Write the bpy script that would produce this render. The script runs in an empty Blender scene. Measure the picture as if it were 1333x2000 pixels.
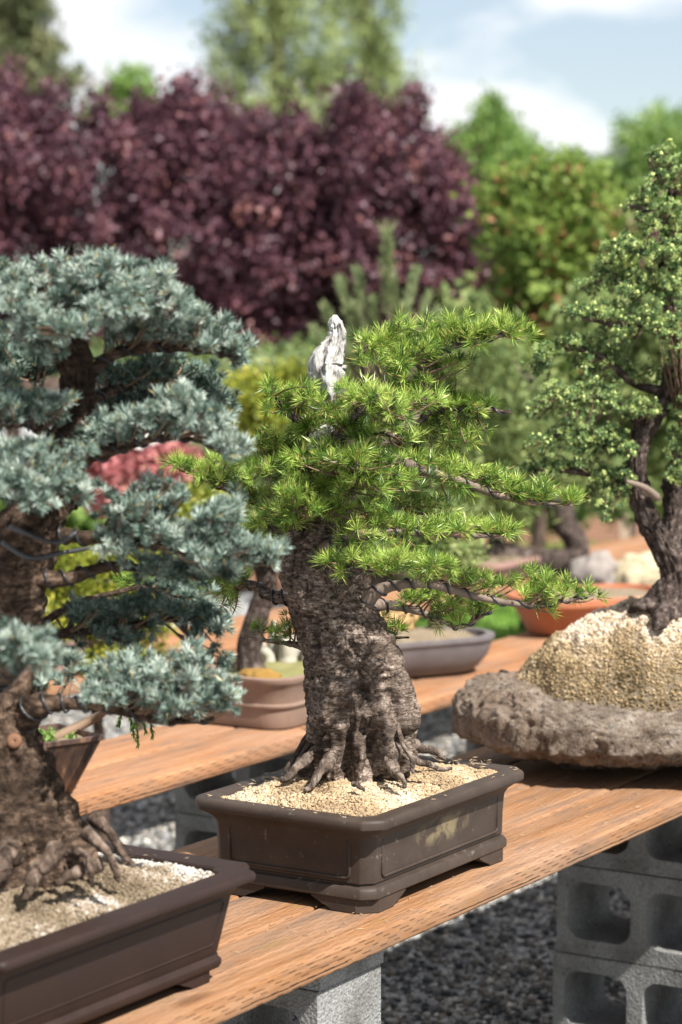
import bpy, bmesh, math
import numpy as np
from mathutils import Vector, Matrix
R = math.radians
C = bpy.context.scene.collection
SC = bpy.context.scene

# ------------------------------------------------------------------ camera, sky, sun, exposure
FPX, CAMH = 4722.0, 1.63
PITCH = math.atan(430 / FPX)
cam = bpy.data.cameras.new('camera')
cam.sensor_fit = 'VERTICAL'; cam.sensor_height = 36.0; cam.lens = 85.0
cam.clip_start = 0.05; cam.clip_end = 3000
cam.dof.use_dof = True; cam.dof.focus_distance = 4.06; cam.dof.aperture_fstop = 4.0
SEEDX = .3
camo = bpy.data.objects.new('camera', cam); C.objects.link(camo)
camo.location = (0, 0, CAMH); camo.rotation_euler = (R(90) - PITCH, 0, 0)
SC.camera = camo

SUNEL = R(51.4)
SUND = Vector((.683 * math.cos(SUNEL), -.730 * math.cos(SUNEL), math.sin(SUNEL)))
world = bpy.data.worlds.new('World'); SC.world = world; world.use_nodes = True
wt = world.node_tree; wt.nodes.clear()
def wn(kind, **kw):
    n = wt.nodes.new(kind)
    for k, v in kw.items(): setattr(n, k, v)
    return n
sky = wn('ShaderNodeTexSky', sky_type='NISHITA', sun_disc=False, sun_elevation=SUNEL,
         sun_rotation=math.atan2(SUND.x, SUND.y), air_density=1.0, dust_density=0.1, ozone_density=3.0)
tc = wn('ShaderNodeTexCoord')
mp = wn('ShaderNodeMapping'); mp.inputs['Scale'].default_value = (1, 1, 2.2); mp.inputs['Location'].default_value = (SEEDX, 0.4, 1.0)
nz = wn('ShaderNodeTexNoise'); nz.inputs['Scale'].default_value = 7.0; nz.inputs['Detail'].default_value = 7; nz.inputs['Roughness'].default_value = .5
cr = wn('ShaderNodeValToRGB'); cr.color_ramp.elements[0].position = .47; cr.color_ramp.elements[1].position = .59; cr.color_ramp.elements[0].color = (.27, .27, .27, 1)
mx = wn('ShaderNodeMix', data_type='RGBA')
mx.inputs['B'].default_value = (10.4, 10.5, 10.7, 1)
bg = wn('ShaderNodeBackground'); bg.inputs['Strength'].default_value = .052
wo = wn('ShaderNodeOutputWorld')
wl = wt.links.new
wl(tc.outputs['Generated'], mp.inputs['Vector']); wl(mp.outputs[0], nz.inputs['Vector']); wl(nz.outputs['Fac'], cr.inputs['Fac'])
wl(cr.outputs['Color'], mx.inputs['Factor']); wl(sky.outputs[0], mx.inputs['A']); wl(mx.outputs['Result'], bg.inputs['Color']); wl(bg.outputs[0], wo.inputs['Surface'])

sl = bpy.data.lights.new('sun', 'SUN'); sl.energy = 5.0; sl.angle = R(.53); sl.color = (1, .965, .91)
so = bpy.data.objects.new('sun', sl); C.objects.link(so); so.rotation_euler = SUND.to_track_quat('Z', 'Y').to_euler(); so.location = (3, -4, 6)
SC.view_settings.view_transform = 'Standard'; SC.view_settings.look = 'None'
SC.view_settings.exposure = 1.1; SC.view_settings.gamma = 1.0; SC.view_settings.use_curve_mapping = False
SC.render.engine = 'CYCLES'
SC.cycles.use_denoising = True
SC.cycles.max_bounces = 6; SC.cycles.diffuse_bounces = 2; SC.cycles.glossy_bounces = 2; SC.cycles.transmission_bounces = 3
SC.cycles.sample_clamp_indirect = 6

# ------------------------------------------------------------------ geometry of the place
def ray(x, y):
    u = (x - 666.5) / FPX; v = -(y - 1000) / FPX
    return np.array([u, math.cos(PITCH) + v * math.sin(PITCH), -math.sin(PITCH) + v * math.cos(PITCH)])
def at(x, y, Y):                       # the point of the place at distance Y that is seen in direction (x, y)
    d = ray(x, y); return np.array([0, 0, CAMH]) + d * (Y / d[1])
def on(x, y, z):                       # the same on a level plane
    d = ray(x, y); return np.array([0, 0, CAMH]) + d * ((z - CAMH) / d[2])
ANG = R(31.9)
AX = np.array([math.sin(ANG), math.cos(ANG), 0]); BX = np.array([-math.cos(ANG), math.sin(ANG), 0])
ORG = np.array([0, 3.637, 0]); ROTZ = math.atan2(AX[1], AX[0])
ZB = .63
def tw(t, w, z=0): return ORG + AX * t + BX * w + np.array([0, 0, z])

# ------------------------------------------------------------------ noise
def _h(i, j, k, s):
    n = (i * 374761393 + j * 668265263 + k * 2147483647 + s * 1274126177) & 0xffffffff
    n = ((n ^ (n >> 13)) * 1274126177) & 0xffffffff
    n = ((n ^ (n >> 16)) * 2246822519) & 0xffffffff
    return ((n ^ (n >> 15)) & 0xffff) / 65535.0
def vnoise(P, s=0):
    P = np.asarray(P, float); I = np.floor(P).astype(np.int64); F = P - I; F = F * F * (3 - 2 * F)
    o = 0
    for a in (0, 1):
        for b in (0, 1):
            for c in (0, 1):
                w = (F[:, 0] if a else 1 - F[:, 0]) * (F[:, 1] if b else 1 - F[:, 1]) * (F[:, 2] if c else 1 - F[:, 2])
                o = o + w * _h(I[:, 0] + a, I[:, 1] + b, I[:, 2] + c, s)
    return o * 2 - 1
def fbm(P, octv=4, s=0, gain=.5):
    P = np.asarray(P, float); o = 0; a = 1
    for k in range(octv):
        o = o + a * vnoise(P * 2 ** k + 17.3 * k, s + k); a *= gain
    return o
def ridged(P, octv=3, s=0):
    P = np.asarray(P, float); o = 0; a = 1
    for k in range(octv):
        o = o + a * (1 - np.abs(vnoise(P * 2 ** k + 9.1 * k, s + k)) * 2); a *= .5
    return o

# ------------------------------------------------------------------ objects
def tag(o, label=None, cat=None, group=None, kind=None):
    if label: o['label'] = label
    if cat: o['category'] = cat
    if group: o['group'] = group
    if kind: o['kind'] = kind
    return o
def thing(name, label, cat, loc=(0, 0, 0), rz=0, group=None):
    o = bpy.data.objects.new(name, None); o.empty_display_size = .05; C.objects.link(o)
    o.location = [float(v) for v in loc]; o.rotation_euler = (0, 0, rz)
    return tag(o, label, cat, group)
def mk(name, V, F, mat, parent=None, local=False, smooth=True, tint=None, sharp=None, kind=None):
    """one mesh object; V is in world space unless local, F an (n,k) array or a list of faces"""
    V = np.asarray(V, float)
    if parent is not None and not local:
        p = parent; off = np.zeros(3)
        while p is not None: off = off + np.array(p.location); p = p.parent
        V = V - off
    me = bpy.data.meshes.new(name)
    if isinstance(F, np.ndarray):
        n, k = F.shape
        me.vertices.add(len(V)); me.vertices.foreach_set('co', V.astype(np.float32).ravel())
        me.loops.add(n * k); me.loops.foreach_set('vertex_index', F.astype(np.int32).ravel())
        me.polygons.add(n); me.polygons.foreach_set('loop_start', np.arange(0, n * k, k, dtype=np.int32))
        me.update(calc_edges=True)
    else:
        me.from_pydata([tuple(v) for v in V], [], [tuple(f) for f in F]); me.update()
    if tint is not None:
        a = me.attributes.new('tint', 'FLOAT', 'POINT'); a.data.foreach_set('value', np.asarray(tint, np.float32))
    if smooth:
        me.polygons.foreach_set('use_smooth', np.ones(len(me.polygons), bool))
        if sharp: me.set_sharp_from_angle(angle=R(sharp))
    me.materials.append(mat)
    o = bpy.data.objects.new(name, me); C.objects.link(o)
    if parent is not None: o.parent = parent
    if kind: o['kind'] = kind
    return o
def join(parts):                        # [(V, F, tint)] -> one
    Vs, Fs, Ts, n = [], [], [], 0
    for p in parts:
        Vs.append(p[0]); Fs.append(np.asarray(p[1]) + n); n += len(p[0])
        Ts.append(p[2] if len(p) > 2 else np.zeros(len(p[0])))
    return np.concatenate(Vs), np.concatenate(Fs), np.concatenate(Ts)

def spline(pts, n):                      # Catmull-Rom through rows of pts (any columns)
    P = np.asarray(pts, float)
    P = np.vstack([2 * P[0] - P[1], P, 2 * P[-1] - P[-2]]); m = len(P) - 3
    u = np.linspace(0, m - 1e-6, n); i = u.astype(int); f = (u - i)[:, None]
    a, b, c, d = P[i], P[i + 1], P[i + 2], P[i + 3]
    return .5 * (2 * b + (c - a) * f + (2 * a - 5 * b + 4 * c - d) * f ** 2 + (3 * b - a - 3 * c + d) * f ** 3)
def frames(P):
    T = np.gradient(P, axis=0); T /= np.linalg.norm(T, axis=1)[:, None] + 1e-12
    N = np.zeros_like(P); n = np.cross(T[0], [0.3, 1, .1]); n /= np.linalg.norm(n)
    for i in range(len(P)):
        n = n - T[i] * n.dot(T[i]); n /= np.linalg.norm(n) + 1e-12; N[i] = n
    return T, N, np.cross(T, N)
def sweep(P, rad, k=8, cap=True):        # tube along the points: V, F(quads)
    n = len(P); T, N, B = frames(P); th = np.arange(k) * 2 * math.pi / k
    rad = np.asarray(rad, float)
    if rad.ndim == 1: rad = np.repeat(rad[:, None], k, 1)
    V = P[:, None, :] + rad[:, :, None] * (np.cos(th)[None, :, None] * N[:, None, :] + np.sin(th)[None, :, None] * B[:, None, :])
    i = np.arange(n - 1)[:, None] * k; j = np.arange(k)[None, :]; j2 = (j + 1) % k
    F = np.stack([i + j, i + j2, i + k + j2, i + k + j], -1).reshape(-1, 4)
    V = V.reshape(-1, 3)
    if cap:
        V = np.vstack([V, P[0], P[-1]]); a = n * k; jj = np.arange(0, k)
        e = (n - 1) * k
        F = np.vstack([F, np.stack([np.full(k, a), (jj + 1) % k, jj, np.full(k, a)], -1)[:, [0, 1, 2, 2]],
                       np.stack([np.full(k, a + 1), e + jj, e + (jj + 1) % k, e + (jj + 1) % k], -1)])
    return V, F
def tidy(V, F):                          # quads with a doubled corner become triangles
    return [tuple(dict.fromkeys(int(i) for i in f)) for f in F]

# ------------------------------------------------------------------ materials
MATS = {}
class NT:
    def __init__(s, name):
        s.m = bpy.data.materials.new(name); s.m.use_nodes = True; s.t = s.m.node_tree; s.t.nodes.clear()
        s.out = s.n('ShaderNodeOutputMaterial'); s.b = s.n('ShaderNodeBsdfPrincipled'); s.l(s.b.outputs[0], s.out.inputs[0])
    def n(s, k, **kw):
        n = s.t.nodes.new(k)
        for a, v in kw.items(): setattr(n, a, v)
        return n
    def l(s, a, b): s.t.links.new(a, b)
    def coord(s, kind='Object', scale=(1, 1, 1), loc=(0, 0, 0)):
        c = s.n('ShaderNodeTexCoord'); m = s.n('ShaderNodeMapping'); m.inputs['Scale'].default_value = scale; m.inputs['Location'].default_value = loc
        s.l(c.outputs[kind], m.inputs['Vector']); return m.outputs[0]
    def noise(s, v, scale, detail=4, rough=.55, dist=0):
        n = s.n('ShaderNodeTexNoise'); n.inputs['Scale'].default_value = scale; n.inputs['Detail'].default_value = detail
        n.inputs['Roughness'].default_value = rough; n.inputs['Distortion'].default_value = dist
        if v is not None: s.l(v, n.inputs['Vector'])
        return n.outputs['Fac']
    def vor(s, v, scale, feature='F1', out='Distance'):
        n = s.n('ShaderNodeTexVoronoi', feature=feature); n.inputs['Scale'].default_value = scale
        if v is not None: s.l(v, n.inputs['Vector'])
        return n.outputs[out]
    def ramp(s, f, stops):
        r = s.n('ShaderNodeValToRGB'); e = r.color_ramp.elements
        while len(e) < len(stops): e.new(.5)
        for i, (p, c) in enumerate(stops):
            e[i].position = p; e[i].color = (*c, 1) if len(c) == 3 else c
        s.l(f, r.inputs['Fac']); return r.outputs['Color']
    def mix(s, f, a, b, mode='MIX'):
        m = s.n('ShaderNodeMix', data_type='RGBA', blend_type=mode)
        for v, k in ((f, 'Factor'), (a, 'A'), (b, 'B')):
            if isinstance(v, (int, float)): m.inputs[k].default_value = v
            elif isinstance(v, tuple): m.inputs[k].default_value = (*v, 1)
            else: s.l(v, m.inputs[k])
        return m.outputs['Result']
    def math(s, op, a, b=None, c=None):
        m = s.n('ShaderNodeMath', operation=op)
        for i, v in enumerate((a, b, c)):
            if v is None: continue
            if isinstance(v, (int, float)): m.inputs[i].default_value = v
            else: s.l(v, m.inputs[i])
        return m.outputs[0]
    def bump(s, h, strength=.5, dist=.01, prev=None):
        b = s.n('ShaderNodeBump'); b.inputs['Strength'].default_value = strength; b.inputs['Distance'].default_value = dist
        s.l(h, b.inputs['Height'])
        if prev is not None: s.l(prev, b.inputs['Normal'])
        return b.outputs[0]
    def attr(s, name='tint'):
        return s.n('ShaderNodeAttribute', attribute_name=name).outputs['Fac']
    def fin(s, col=None, rough=.8, spec=.3, normal=None):
        if col is not None:
            if isinstance(col, tuple): s.b.inputs['Base Color'].default_value = (*col, 1)
            else: s.l(col, s.b.inputs['Base Color'])
        if isinstance(rough, (int, float)): s.b.inputs['Roughness'].default_value = rough
        else: s.l(rough, s.b.inputs['Roughness'])
        s.b.inputs['Specular IOR Level'].default_value = spec
        if normal is not None: s.l(normal, s.b.inputs['Normal'])
        return s.m
def leafmat(name, stops, rough=.45, spec=.4, transl=.25):
    t = NT(name); col = t.ramp(t.attr(), stops); t.fin(col, rough, spec)
    if transl:
        tr = t.n('ShaderNodeBsdfTranslucent'); t.l(t.mix(.35, col, (.9, 1, .3), 'MULTIPLY') if False else col, tr.inputs['Color'])
        ms = t.n('ShaderNodeMixShader'); ms.inputs[0].default_value = transl
        t.l(t.b.outputs[0], ms.inputs[1]); t.l(tr.outputs[0], ms.inputs[2]); t.l(ms.outputs[0], t.out.inputs[0])
    return t.m
def barkmat(name, dark, mid, light, scale=60, stretch=(1, 1, 1), moss=None, tilt=.3, wrs=(.8, .8, 1.5), wmix=.3):
    t = NT(name); v = t.coord('Object', stretch)
    c = t.n('ShaderNodeTexCoord'); m = t.n('ShaderNodeMapping'); m.inputs['Rotation'].default_value = (0, tilt, 0); m.inputs['Scale'].default_value = (wrs[0], wrs[1], wrs[2] * stretch[2]); t.l(c.outputs['Object'], m.inputs['Vector'])
    wr = t.noise(m.outputs[0], scale * .5, 6, .66, 1.6)                  # wrinkles running round the stem
    n1 = t.noise(v, scale, 6, .68); n2 = t.noise(v, scale * .12, 4, .6); cr = t.noise(v, scale * .5, 3, .6, 1.5)
    h = t.math('ADD', t.math('MULTIPLY', wr, wmix), t.math('MULTIPLY', n1, 1 - wmix))
    col = t.ramp(h, [(.39, dark), (.5, mid), (.60, light)])
    bl = t.noise(v, scale * .22, 5, .65, .8); col = t.mix(t.ramp(bl, [(.50, (.0, .0, .0)), (.64, (.62, .62, .62))]), col, t.ramp(n1, [(.35, tuple(c * .7 for c in dark)), (.7, tuple(c * .55 for c in mid))]))
    col = t.mix(t.ramp(n2, [(.36, (.8, .8, .8)), (.6, (0, 0, 0))]), col, tuple(c * .38 for c in mid))
    crk = t.ramp(t.math('ABSOLUTE', t.math('SUBTRACT', cr, .5)), [(0, (1, 1, 1)), (.025, (0, 0, 0))])
    col = t.mix(t.math('MULTIPLY', crk, .75), col, dark)
    if moss: col = t.mix(t.ramp(t.noise(v, scale * .3, 3), [(.62, (0, 0, 0)), (.72, (.7, .7, .7))]), col, moss)
    nb = t.bump(t.math('SUBTRACT', 1, crk), .6, .003); nb = t.bump(wr, .42, .006, nb); nb = t.bump(bl, .6, .008, nb); nb = t.bump(n1, .7, .003, nb)
    return t.fin(col, .9, .1, nb)
def simple(name, c1, c2, scale=30, rough=.7, spec=.3, bump=.2, bd=.003):
    t = NT(name); n = t.noise(t.coord(), scale, 6, .6); n2 = t.noise(t.coord(), scale * .2, 3)
    col = t.mix(t.ramp(n2, [(.35, (0, 0, 0)), (.65, (1, 1, 1))]), t.mix(n, c1, c2), c2)
    return t.fin(col, rough, spec, t.bump(n, bump, bd))

def woodmat(name, base, pale, dark, seed=0):
    t = NT(name)
    vs = t.coord('Object', (.9, 40, 40), (seed, seed * .7, 0)); g = t.noise(vs, 2.2, 8, .62, .7)
    vf = t.coord('Object', (4, 160, 160), (seed, 0, 0)); gf = t.noise(vf, 2.0, 3, .6)
    vb = t.coord('Object', (1.2, 3.5, 3.5), (seed * 3.1, 0, 0)); bl = t.noise(vb, 1.9, 4, .6)
    col = t.ramp(g, [(.28, dark), (.44, base), (.66, pale)])
    col = t.mix(t.ramp(bl, [(.4, (0, 0, 0)), (.66, (.6, .6, .6))]), col, (.34, .225, .155))       # weathered paler areas
    st = t.noise(t.coord('Object', (3, 9, 9), (seed * 1.7, 3, 0)), 2.6, 5, .6)
    col = t.mix(t.ramp(st, [(.6, (0, 0, 0)), (.74, (.5, .5, .5))]), col, (.20, .15, .055))         # greenish preservative stain
    col = t.mix(t.math('MULTIPLY', gf, .35), col, dark, 'MIX')
    sx = t.n('ShaderNodeSeparateXYZ'); t.l(t.coord('Object'), sx.inputs[0])
    v = t.math('ADD', sx.outputs['Y'], sx.outputs['Z']); row = t.math('DIVIDE', v, .0068); fl = t.math('FLOOR', row)
    fr = t.math('FRACT', row)
    wob = t.math('MULTIPLY', t.noise(t.coord('Object', (6, 60, 60)), 3, 2), .9)
    u = t.math('FRACT', t.math('ADD', t.math('ADD', t.math('DIVIDE', sx.outputs['X'], .052), t.math('MULTIPLY', fl, .37)), wob))
    dash = t.math('MULTIPLY', t.math('LESS_THAN', u, .42), t.math('LESS_THAN', t.math('ABSOLUTE', t.math('SUBTRACT', fr, .5)), .13))
    fade = t.ramp(t.noise(t.coord('Object', (2.5, 9, 9), (seed, 1, 5)), 2.5, 3), [(.34, (.05, .05, .05)), (.50, (1, 1, 1))])
    dash = t.math('MULTIPLY', dash, fade)
    gn = t.n('ShaderNodeNewGeometry'); gz = t.n('ShaderNodeSeparateXYZ'); t.l(gn.outputs['True Normal'], gz.inputs[0])
    dash = t.math('MULTIPLY', dash, t.math('SUBTRACT', 1, t.math('MULTIPLY', t.math('MAXIMUM', gz.outputs['Z'], 0), .5)))
    kn = t.vor(t.coord('Object', (1.6, 5.5, 5.5), (seed, .3, 0)), 1.3); col = t.mix(t.ramp(kn, [(.0, (.9, .9, .9)), (.07, (.6, .6, .6)), (.12, (0, 0, 0))]), col, dark)
    gy = t.noise(t.coord('Object', (2.2, 14, 14), (seed, 8, 2)), 2.0, 6, .65); col = t.mix(t.ramp(gy, [(.50, (0, 0, 0)), (.68, (.72, .72, .72))]), col, (.145, .10, .075))
    col = t.mix(t.math('MULTIPLY', dash, .7), col, (.035, .02, .01))
    cz_ = t.math('ADD', .0085, t.math('MULTIPLY', t.math('SUBTRACT', t.noise(t.coord('Object', (7, 0, 0)), 1.5, 3), .5), .008))
    ck = t.math('MULTIPLY', t.math('LESS_THAN', t.math('ABSOLUTE', t.math('SUBTRACT', sx.outputs['Z'], cz_)), .0009), t.math('LESS_THAN', sx.outputs['Y'], .004))
    ck = t.math('MULTIPLY', ck, t.math('GREATER_THAN', t.noise(t.coord('Object', (1.6, 0, 0), (4, 0, 0)), 1.5, 2), .47)); col = t.mix(ck, col, (.02, .012, .008))
    nb = t.bump(g, .3, .004); nb = t.bump(gf, .25, .0015, nb)
    inv = t.math('SUBTRACT', 1, dash); nb = t.bump(inv, .8, .002, nb)
    return t.fin(col, .68, .14, nb)
M = MATS
M['wood'] = woodmat('stained_plank_wood', (.25, .118, .050), (.38, .205, .105), (.095, .045, .022), 0)
M['wood_b'] = woodmat('stained_plank_wood_paler', (.31, .14, .06), (.43, .225, .115), (.15, .065, .03), 4)
def concrete():
    t = NT('concrete_block'); v = t.coord()
    n1 = t.noise(v, 260, 3, .7); n2 = t.noise(v, 9, 5, .6); vo = t.vor(v, 190)
    col = t.ramp(n1, [(.3, (.11, .11, .106)), (.55, (.22, .22, .212)), (.75, (.34, .34, .328))])
    col = t.mix(t.ramp(n2, [(.42, (0, 0, 0)), (.64, (.7, .7, .7))]), col, (.085, .08, .07))
    col = t.mix(t.ramp(t.noise(v, 70, 4, .75), [(.60, (0, 0, 0)), (.68, (.75, .75, .75))]), col, (.05, .048, .045))
    return t.fin(col, .92, .15, t.bump(vo, .6, .004, t.bump(t.noise(v, 60, 5, .7), .8, .006)))
M['concrete'] = concrete()
def potmat(name, base, warm, rim, smear=False):
    t = NT(name); v = t.coord()
    n = t.noise(v, 16, 5, .6); f = t.noise(v, 420, 2, .6)
    col = t.mix(t.ramp(n, [(.35, (0, 0, 0)), (.7, (1, 1, 1))]), base, warm)
    col = t.mix(t.math('MULTIPLY', f, .25), col, rim)
    if smear:                            # dried golden mud wiped on the long face
        sx = t.n('ShaderNodeSeparateXYZ'); t.l(v, sx.inputs[0])
        d1 = t.math('ADD', t.math('POWER', t.math('DIVIDE', t.math('SUBTRACT', sx.outputs['X'], .005), .11), 2), t.math('POWER', t.math('DIVIDE', t.math('SUBTRACT', sx.outputs['Z'], .098), .028), 2))
        near = t.math('SUBTRACT', 1, t.math('MINIMUM', d1, 1))
        sm = t.noise(t.coord('Object', (1.2, 1, 1.0), (2.3, 0, .4)), 22, 4, .6, .6)
        k = t.math('MULTIPLY', near, t.ramp(sm, [(.47, (0, 0, 0)), (.62, (1, 1, 1))]))
        fr = t.math('LESS_THAN', sx.outputs['Y'], -.1)
        col = t.mix(t.math('MULTIPLY', t.math('MULTIPLY', k, fr), .34), col, (.42, .34, .18))
        dust = t.ramp(t.noise(t.coord('Object', (1, 1, 1), (5, 2, 1)), 60, 5, .7), [(.62, (0, 0, 0)), (.8, (.5, .5, .5))])
        col = t.mix(dust, col, (.33, .29, .24))
    sp = t.vor(v, 130); col = t.mix(t.ramp(sp, [(0, (.6, .6, .6)), (.06, (0, 0, 0))]), col, (.4, .34, .28))
    return t.fin(col, t.math('ADD', .42, t.math('MULTIPLY', n, .28)), .22, t.bump(f, .12, .0012))
M['pot_c'] = potmat('unglazed_brown_clay', (.036, .025, .019), (.058, .041, .031), (.028, .022, .020), True)
M['pot_l'] = potmat('unglazed_redbrown_clay', (.020, .0105, .0082), (.028, .0145, .011), (.016, .0115, .0105))
M['pot_rect'] = potmat('pale_brown_clay', (.20, .13, .095), (.25, .165, .125), (.17, .12, .095))
M['pot_oval'] = potmat('grey_clay', (.115, .10, .10), (.16, .14, .135), (.09, .08, .085))
M['terracotta'] = potmat('terracotta_clay', (.36, .125, .06), (.42, .165, .085), (.3, .11, .06))
M['pot_pink'] = potmat('pink_brown_clay', (.30, .17, .14), (.35, .21, .18), (.25, .15, .13))
def streaky():
    t = NT('dark_streaked_glaze'); g = t.noise(t.coord('Object', (60, 60, 3)), 1, 4, .6)
    return t.fin(t.ramp(g, [(.4, (.035, .022, .018)), (.6, (.10, .055, .035)), (.75, (.25, .15, .09))]), .4, .5)
M['streaky'] = streaky()
M['bark_c'] = barkmat('craggy_brown_bark', (.028, .02, .015), (.175, .13, .102), (.40, .325, .27), 75, (1, 1, 2.2))
M['root_c'] = barkmat('root_bark', (.035, .025, .019), (.16, .12, .095), (.34, .275, .225), 60, (1, 1, .5), None, .0, (2.2, 2.2, 1.0))
M['root_l'] = barkmat('root_bark_tan', (.025, .017, .013), (.10, .07, .052), (.22, .165, .13), 45, (1, 1, .5), None, 0, (2.2, 2.2, 1.0))
M['bark_l'] = barkmat('flaky_tan_bark', (.018, .012, .009), (.08, .053, .037), (.22, .15, .105), 42, (1, 1, 2.0))
M['bark_r'] = barkmat('rough_dark_bark', (.02, .016, .013), (.085, .062, .052), (.22, .175, .15), 70, (1, 1, .7))
M['bark_bg'] = barkmat('far_bark', (.05, .035, .028), (.13, .09, .07), (.25, .19, .15), 20)
M['twig'] = simple('brown_twig', (.10, .062, .038), (.19, .125, .08), 90)
M['twig_pale'] = simple('pale_branch_bark', (.085, .06, .046), (.21, .16, .125), 70, .8, .25, .4)
def deadmat():
    t = NT('bleached_deadwood'); g = t.noise(t.coord('Object', (90, 90, 14)), 1, 5, .65, .6); b = t.noise(t.coord(), 26, 4, .6)
    col = t.ramp(g, [(.36, (.13, .12, .11)), (.48, (.36, .345, .325)), (.66, (.56, .54, .51))])
    col = t.mix(t.ramp(b, [(.5, (0, 0, 0)), (.66, (.6, .6, .6))]), col, (.24, .225, .21)); return t.fin(col, .8, .2, t.bump(g, .9, .005, t.bump(b, .5, .005)))
M['deadwood'] = deadmat()
M['deadwood_pale'] = simple('pale_stump_wood', (.24, .22, .17), (.42, .39, .32), 25, .85, .2, .6, .01)
M['wire'] = simple('black_aluminium_wire', (.012, .012, .013), (.03, .03, .032), 50, .35, .5, .05)
M['cutwood'] = simple('cut_wood_face', (.12, .055, .028), (.18, .09, .05), 60)
M['grain'] = leafmat('pumice_grit', [(0, (.13, .09, .05)), (.2, (.28, .20, .12)), (.55, (.39, .285, .17)), (.8, (.46, .36, .245)), (1, (.54, .47, .39))], .9, .15, 0)
M['grain_dull'] = leafmat('dull_grit', [(0, (.07, .05, .03)), (.35, (.17, .13, .085)), (.7, (.25, .195, .135)), (.9, (.36, .31, .26)), (1, (.50, .47, .42))], .92, .15, 0)
M['grain_ochre'] = leafmat('ochre_grit', [(0, (0.088, 0.060, 0.028)), (.3, (0.245, 0.173, 0.087)), (.6, (0.382, 0.286, 0.169)), (.85, (0.548, 0.433, 0.314)), (1, (0.646, 0.537, 0.431))], .92, .15, 0)
M['grain_grey'] = leafmat('grey_gravel_stone', [(0, (0.038, 0.039, 0.039)), (.35, (0.114, 0.112, 0.106)), (.55, (0.190, 0.161, 0.126)), (.8, (0.342, 0.327, 0.296)), (1, (0.589, 0.552, 0.479))], .8, .25, 0)
M['soilbase'] = simple('soil_bed', (.22, .16, .09), (.38, .30, .20), 140, .95, .1, .8, .006)
M['soil_dull'] = simple('dull_soil_bed', (.12, .09, .055), (.22, .175, .12), 130, .95, .1, .8, .006)
M['mossy'] = simple('mossy_soil', (.09, .10, .03), (.22, .20, .09), 30, .95, .1, .6)
M['needle_c'] = leafmat('fresh_green_needle', [(0, (0.036, 0.085, 0.013)), (.3, (0.113, 0.210, 0.028)), (.6, (0.261, 0.390, 0.057)), (.95, (0.486, 0.600, 0.142)), (1, (0.450, 0.310, 0.104))], .36, .45, .2)
M['needle_l'] = leafmat('blue_green_needle', [(0, (0.048, 0.080, 0.057)), (.4, (0.155, 0.221, 0.175)), (.75, (0.349, 0.428, 0.364)), (.96, (0.547, 0.602, 0.516)), (1, (0.340, 0.254, 0.083))], .45, .35, .06)
M['needle_r'] = leafmat('spruce_needle', [(0, (0.060, 0.120, 0.048)), (.45, (0.180, 0.276, 0.102)), (.75, (0.360, 0.468, 0.168)), (1, (0.660, 0.720, 0.264))], .5, .3, .15)
M['plum'] = leafmat('purple_plum_leaf', [(0, (0.044, 0.017, 0.025)), (.5, (0.111, 0.047, 0.065)), (.85, (0.196, 0.081, 0.098)), (1, (0.275, 0.115, 0.104))], .45, .38, .18)
M['leaf_green'] = leafmat('bright_green_leaf', [(0, (0.084, 0.161, 0.036)), (.5, (0.180, 0.299, 0.066)), (1, (0.384, 0.494, 0.156))], .5, .35, .4)
M['leaf_photinia'] = leafmat('glossy_green_and_red_leaf', [(0, (0.068, 0.119, 0.025)), (.45, (0.153, 0.230, 0.043)), (.80, (0.255, 0.323, 0.076)), (.83, (0.306, 0.178, 0.068)), (1, (0.357, 0.136, 0.076))], .55, .2, .3)
M['leaf_conifer'] = leafmat('yellow_green_conifer_spray', [(0, (0.120, 0.162, 0.060)), (.5, (0.240, 0.297, 0.112)), (1, (0.360, 0.416, 0.188))], .6, .2, .3)
M['leaf_dark'] = leafmat('dark_conifer_spray', [(0, (.05, .07, .03)), (.5, (.11, .13, .055)), (1, (.21, .21, .10))], .6, .2, .2)
M['leaf_gold'] = leafmat('golden_scale_leaf', [(0, (.10, .15, .02)), (.5, (.25, .29, .035)), (1, (.50, .44, .06))], .5, .3, .35)
M['leaf_red'] = leafmat('red_maple_leaf', [(0, (.22, .06, .065)), (.5, (.44, .15, .15)), (1, (.58, .32, .24))], .5, .3, .3)
M['leaf_olive'] = leafmat('olive_green_needle', [(0, (0.078, 0.128, 0.040)), (.5, (0.186, 0.247, 0.080)), (1, (0.357, 0.390, 0.144))], .6, .25, .25)
M['leaf_pine'] = leafmat('pale_pine_needle', [(0, (0.112, 0.168, 0.075)), (.5, (0.237, 0.300, 0.138)), (1, (0.400, 0.432, 0.213))], .6, .25, .25)
M['grass'] = leafmat('lawn_blade', [(0, (.06, .14, .02)), (.5, (.13, .25, .035)), (1, (.22, .34, .07))], .6, .3, .3)

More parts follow.
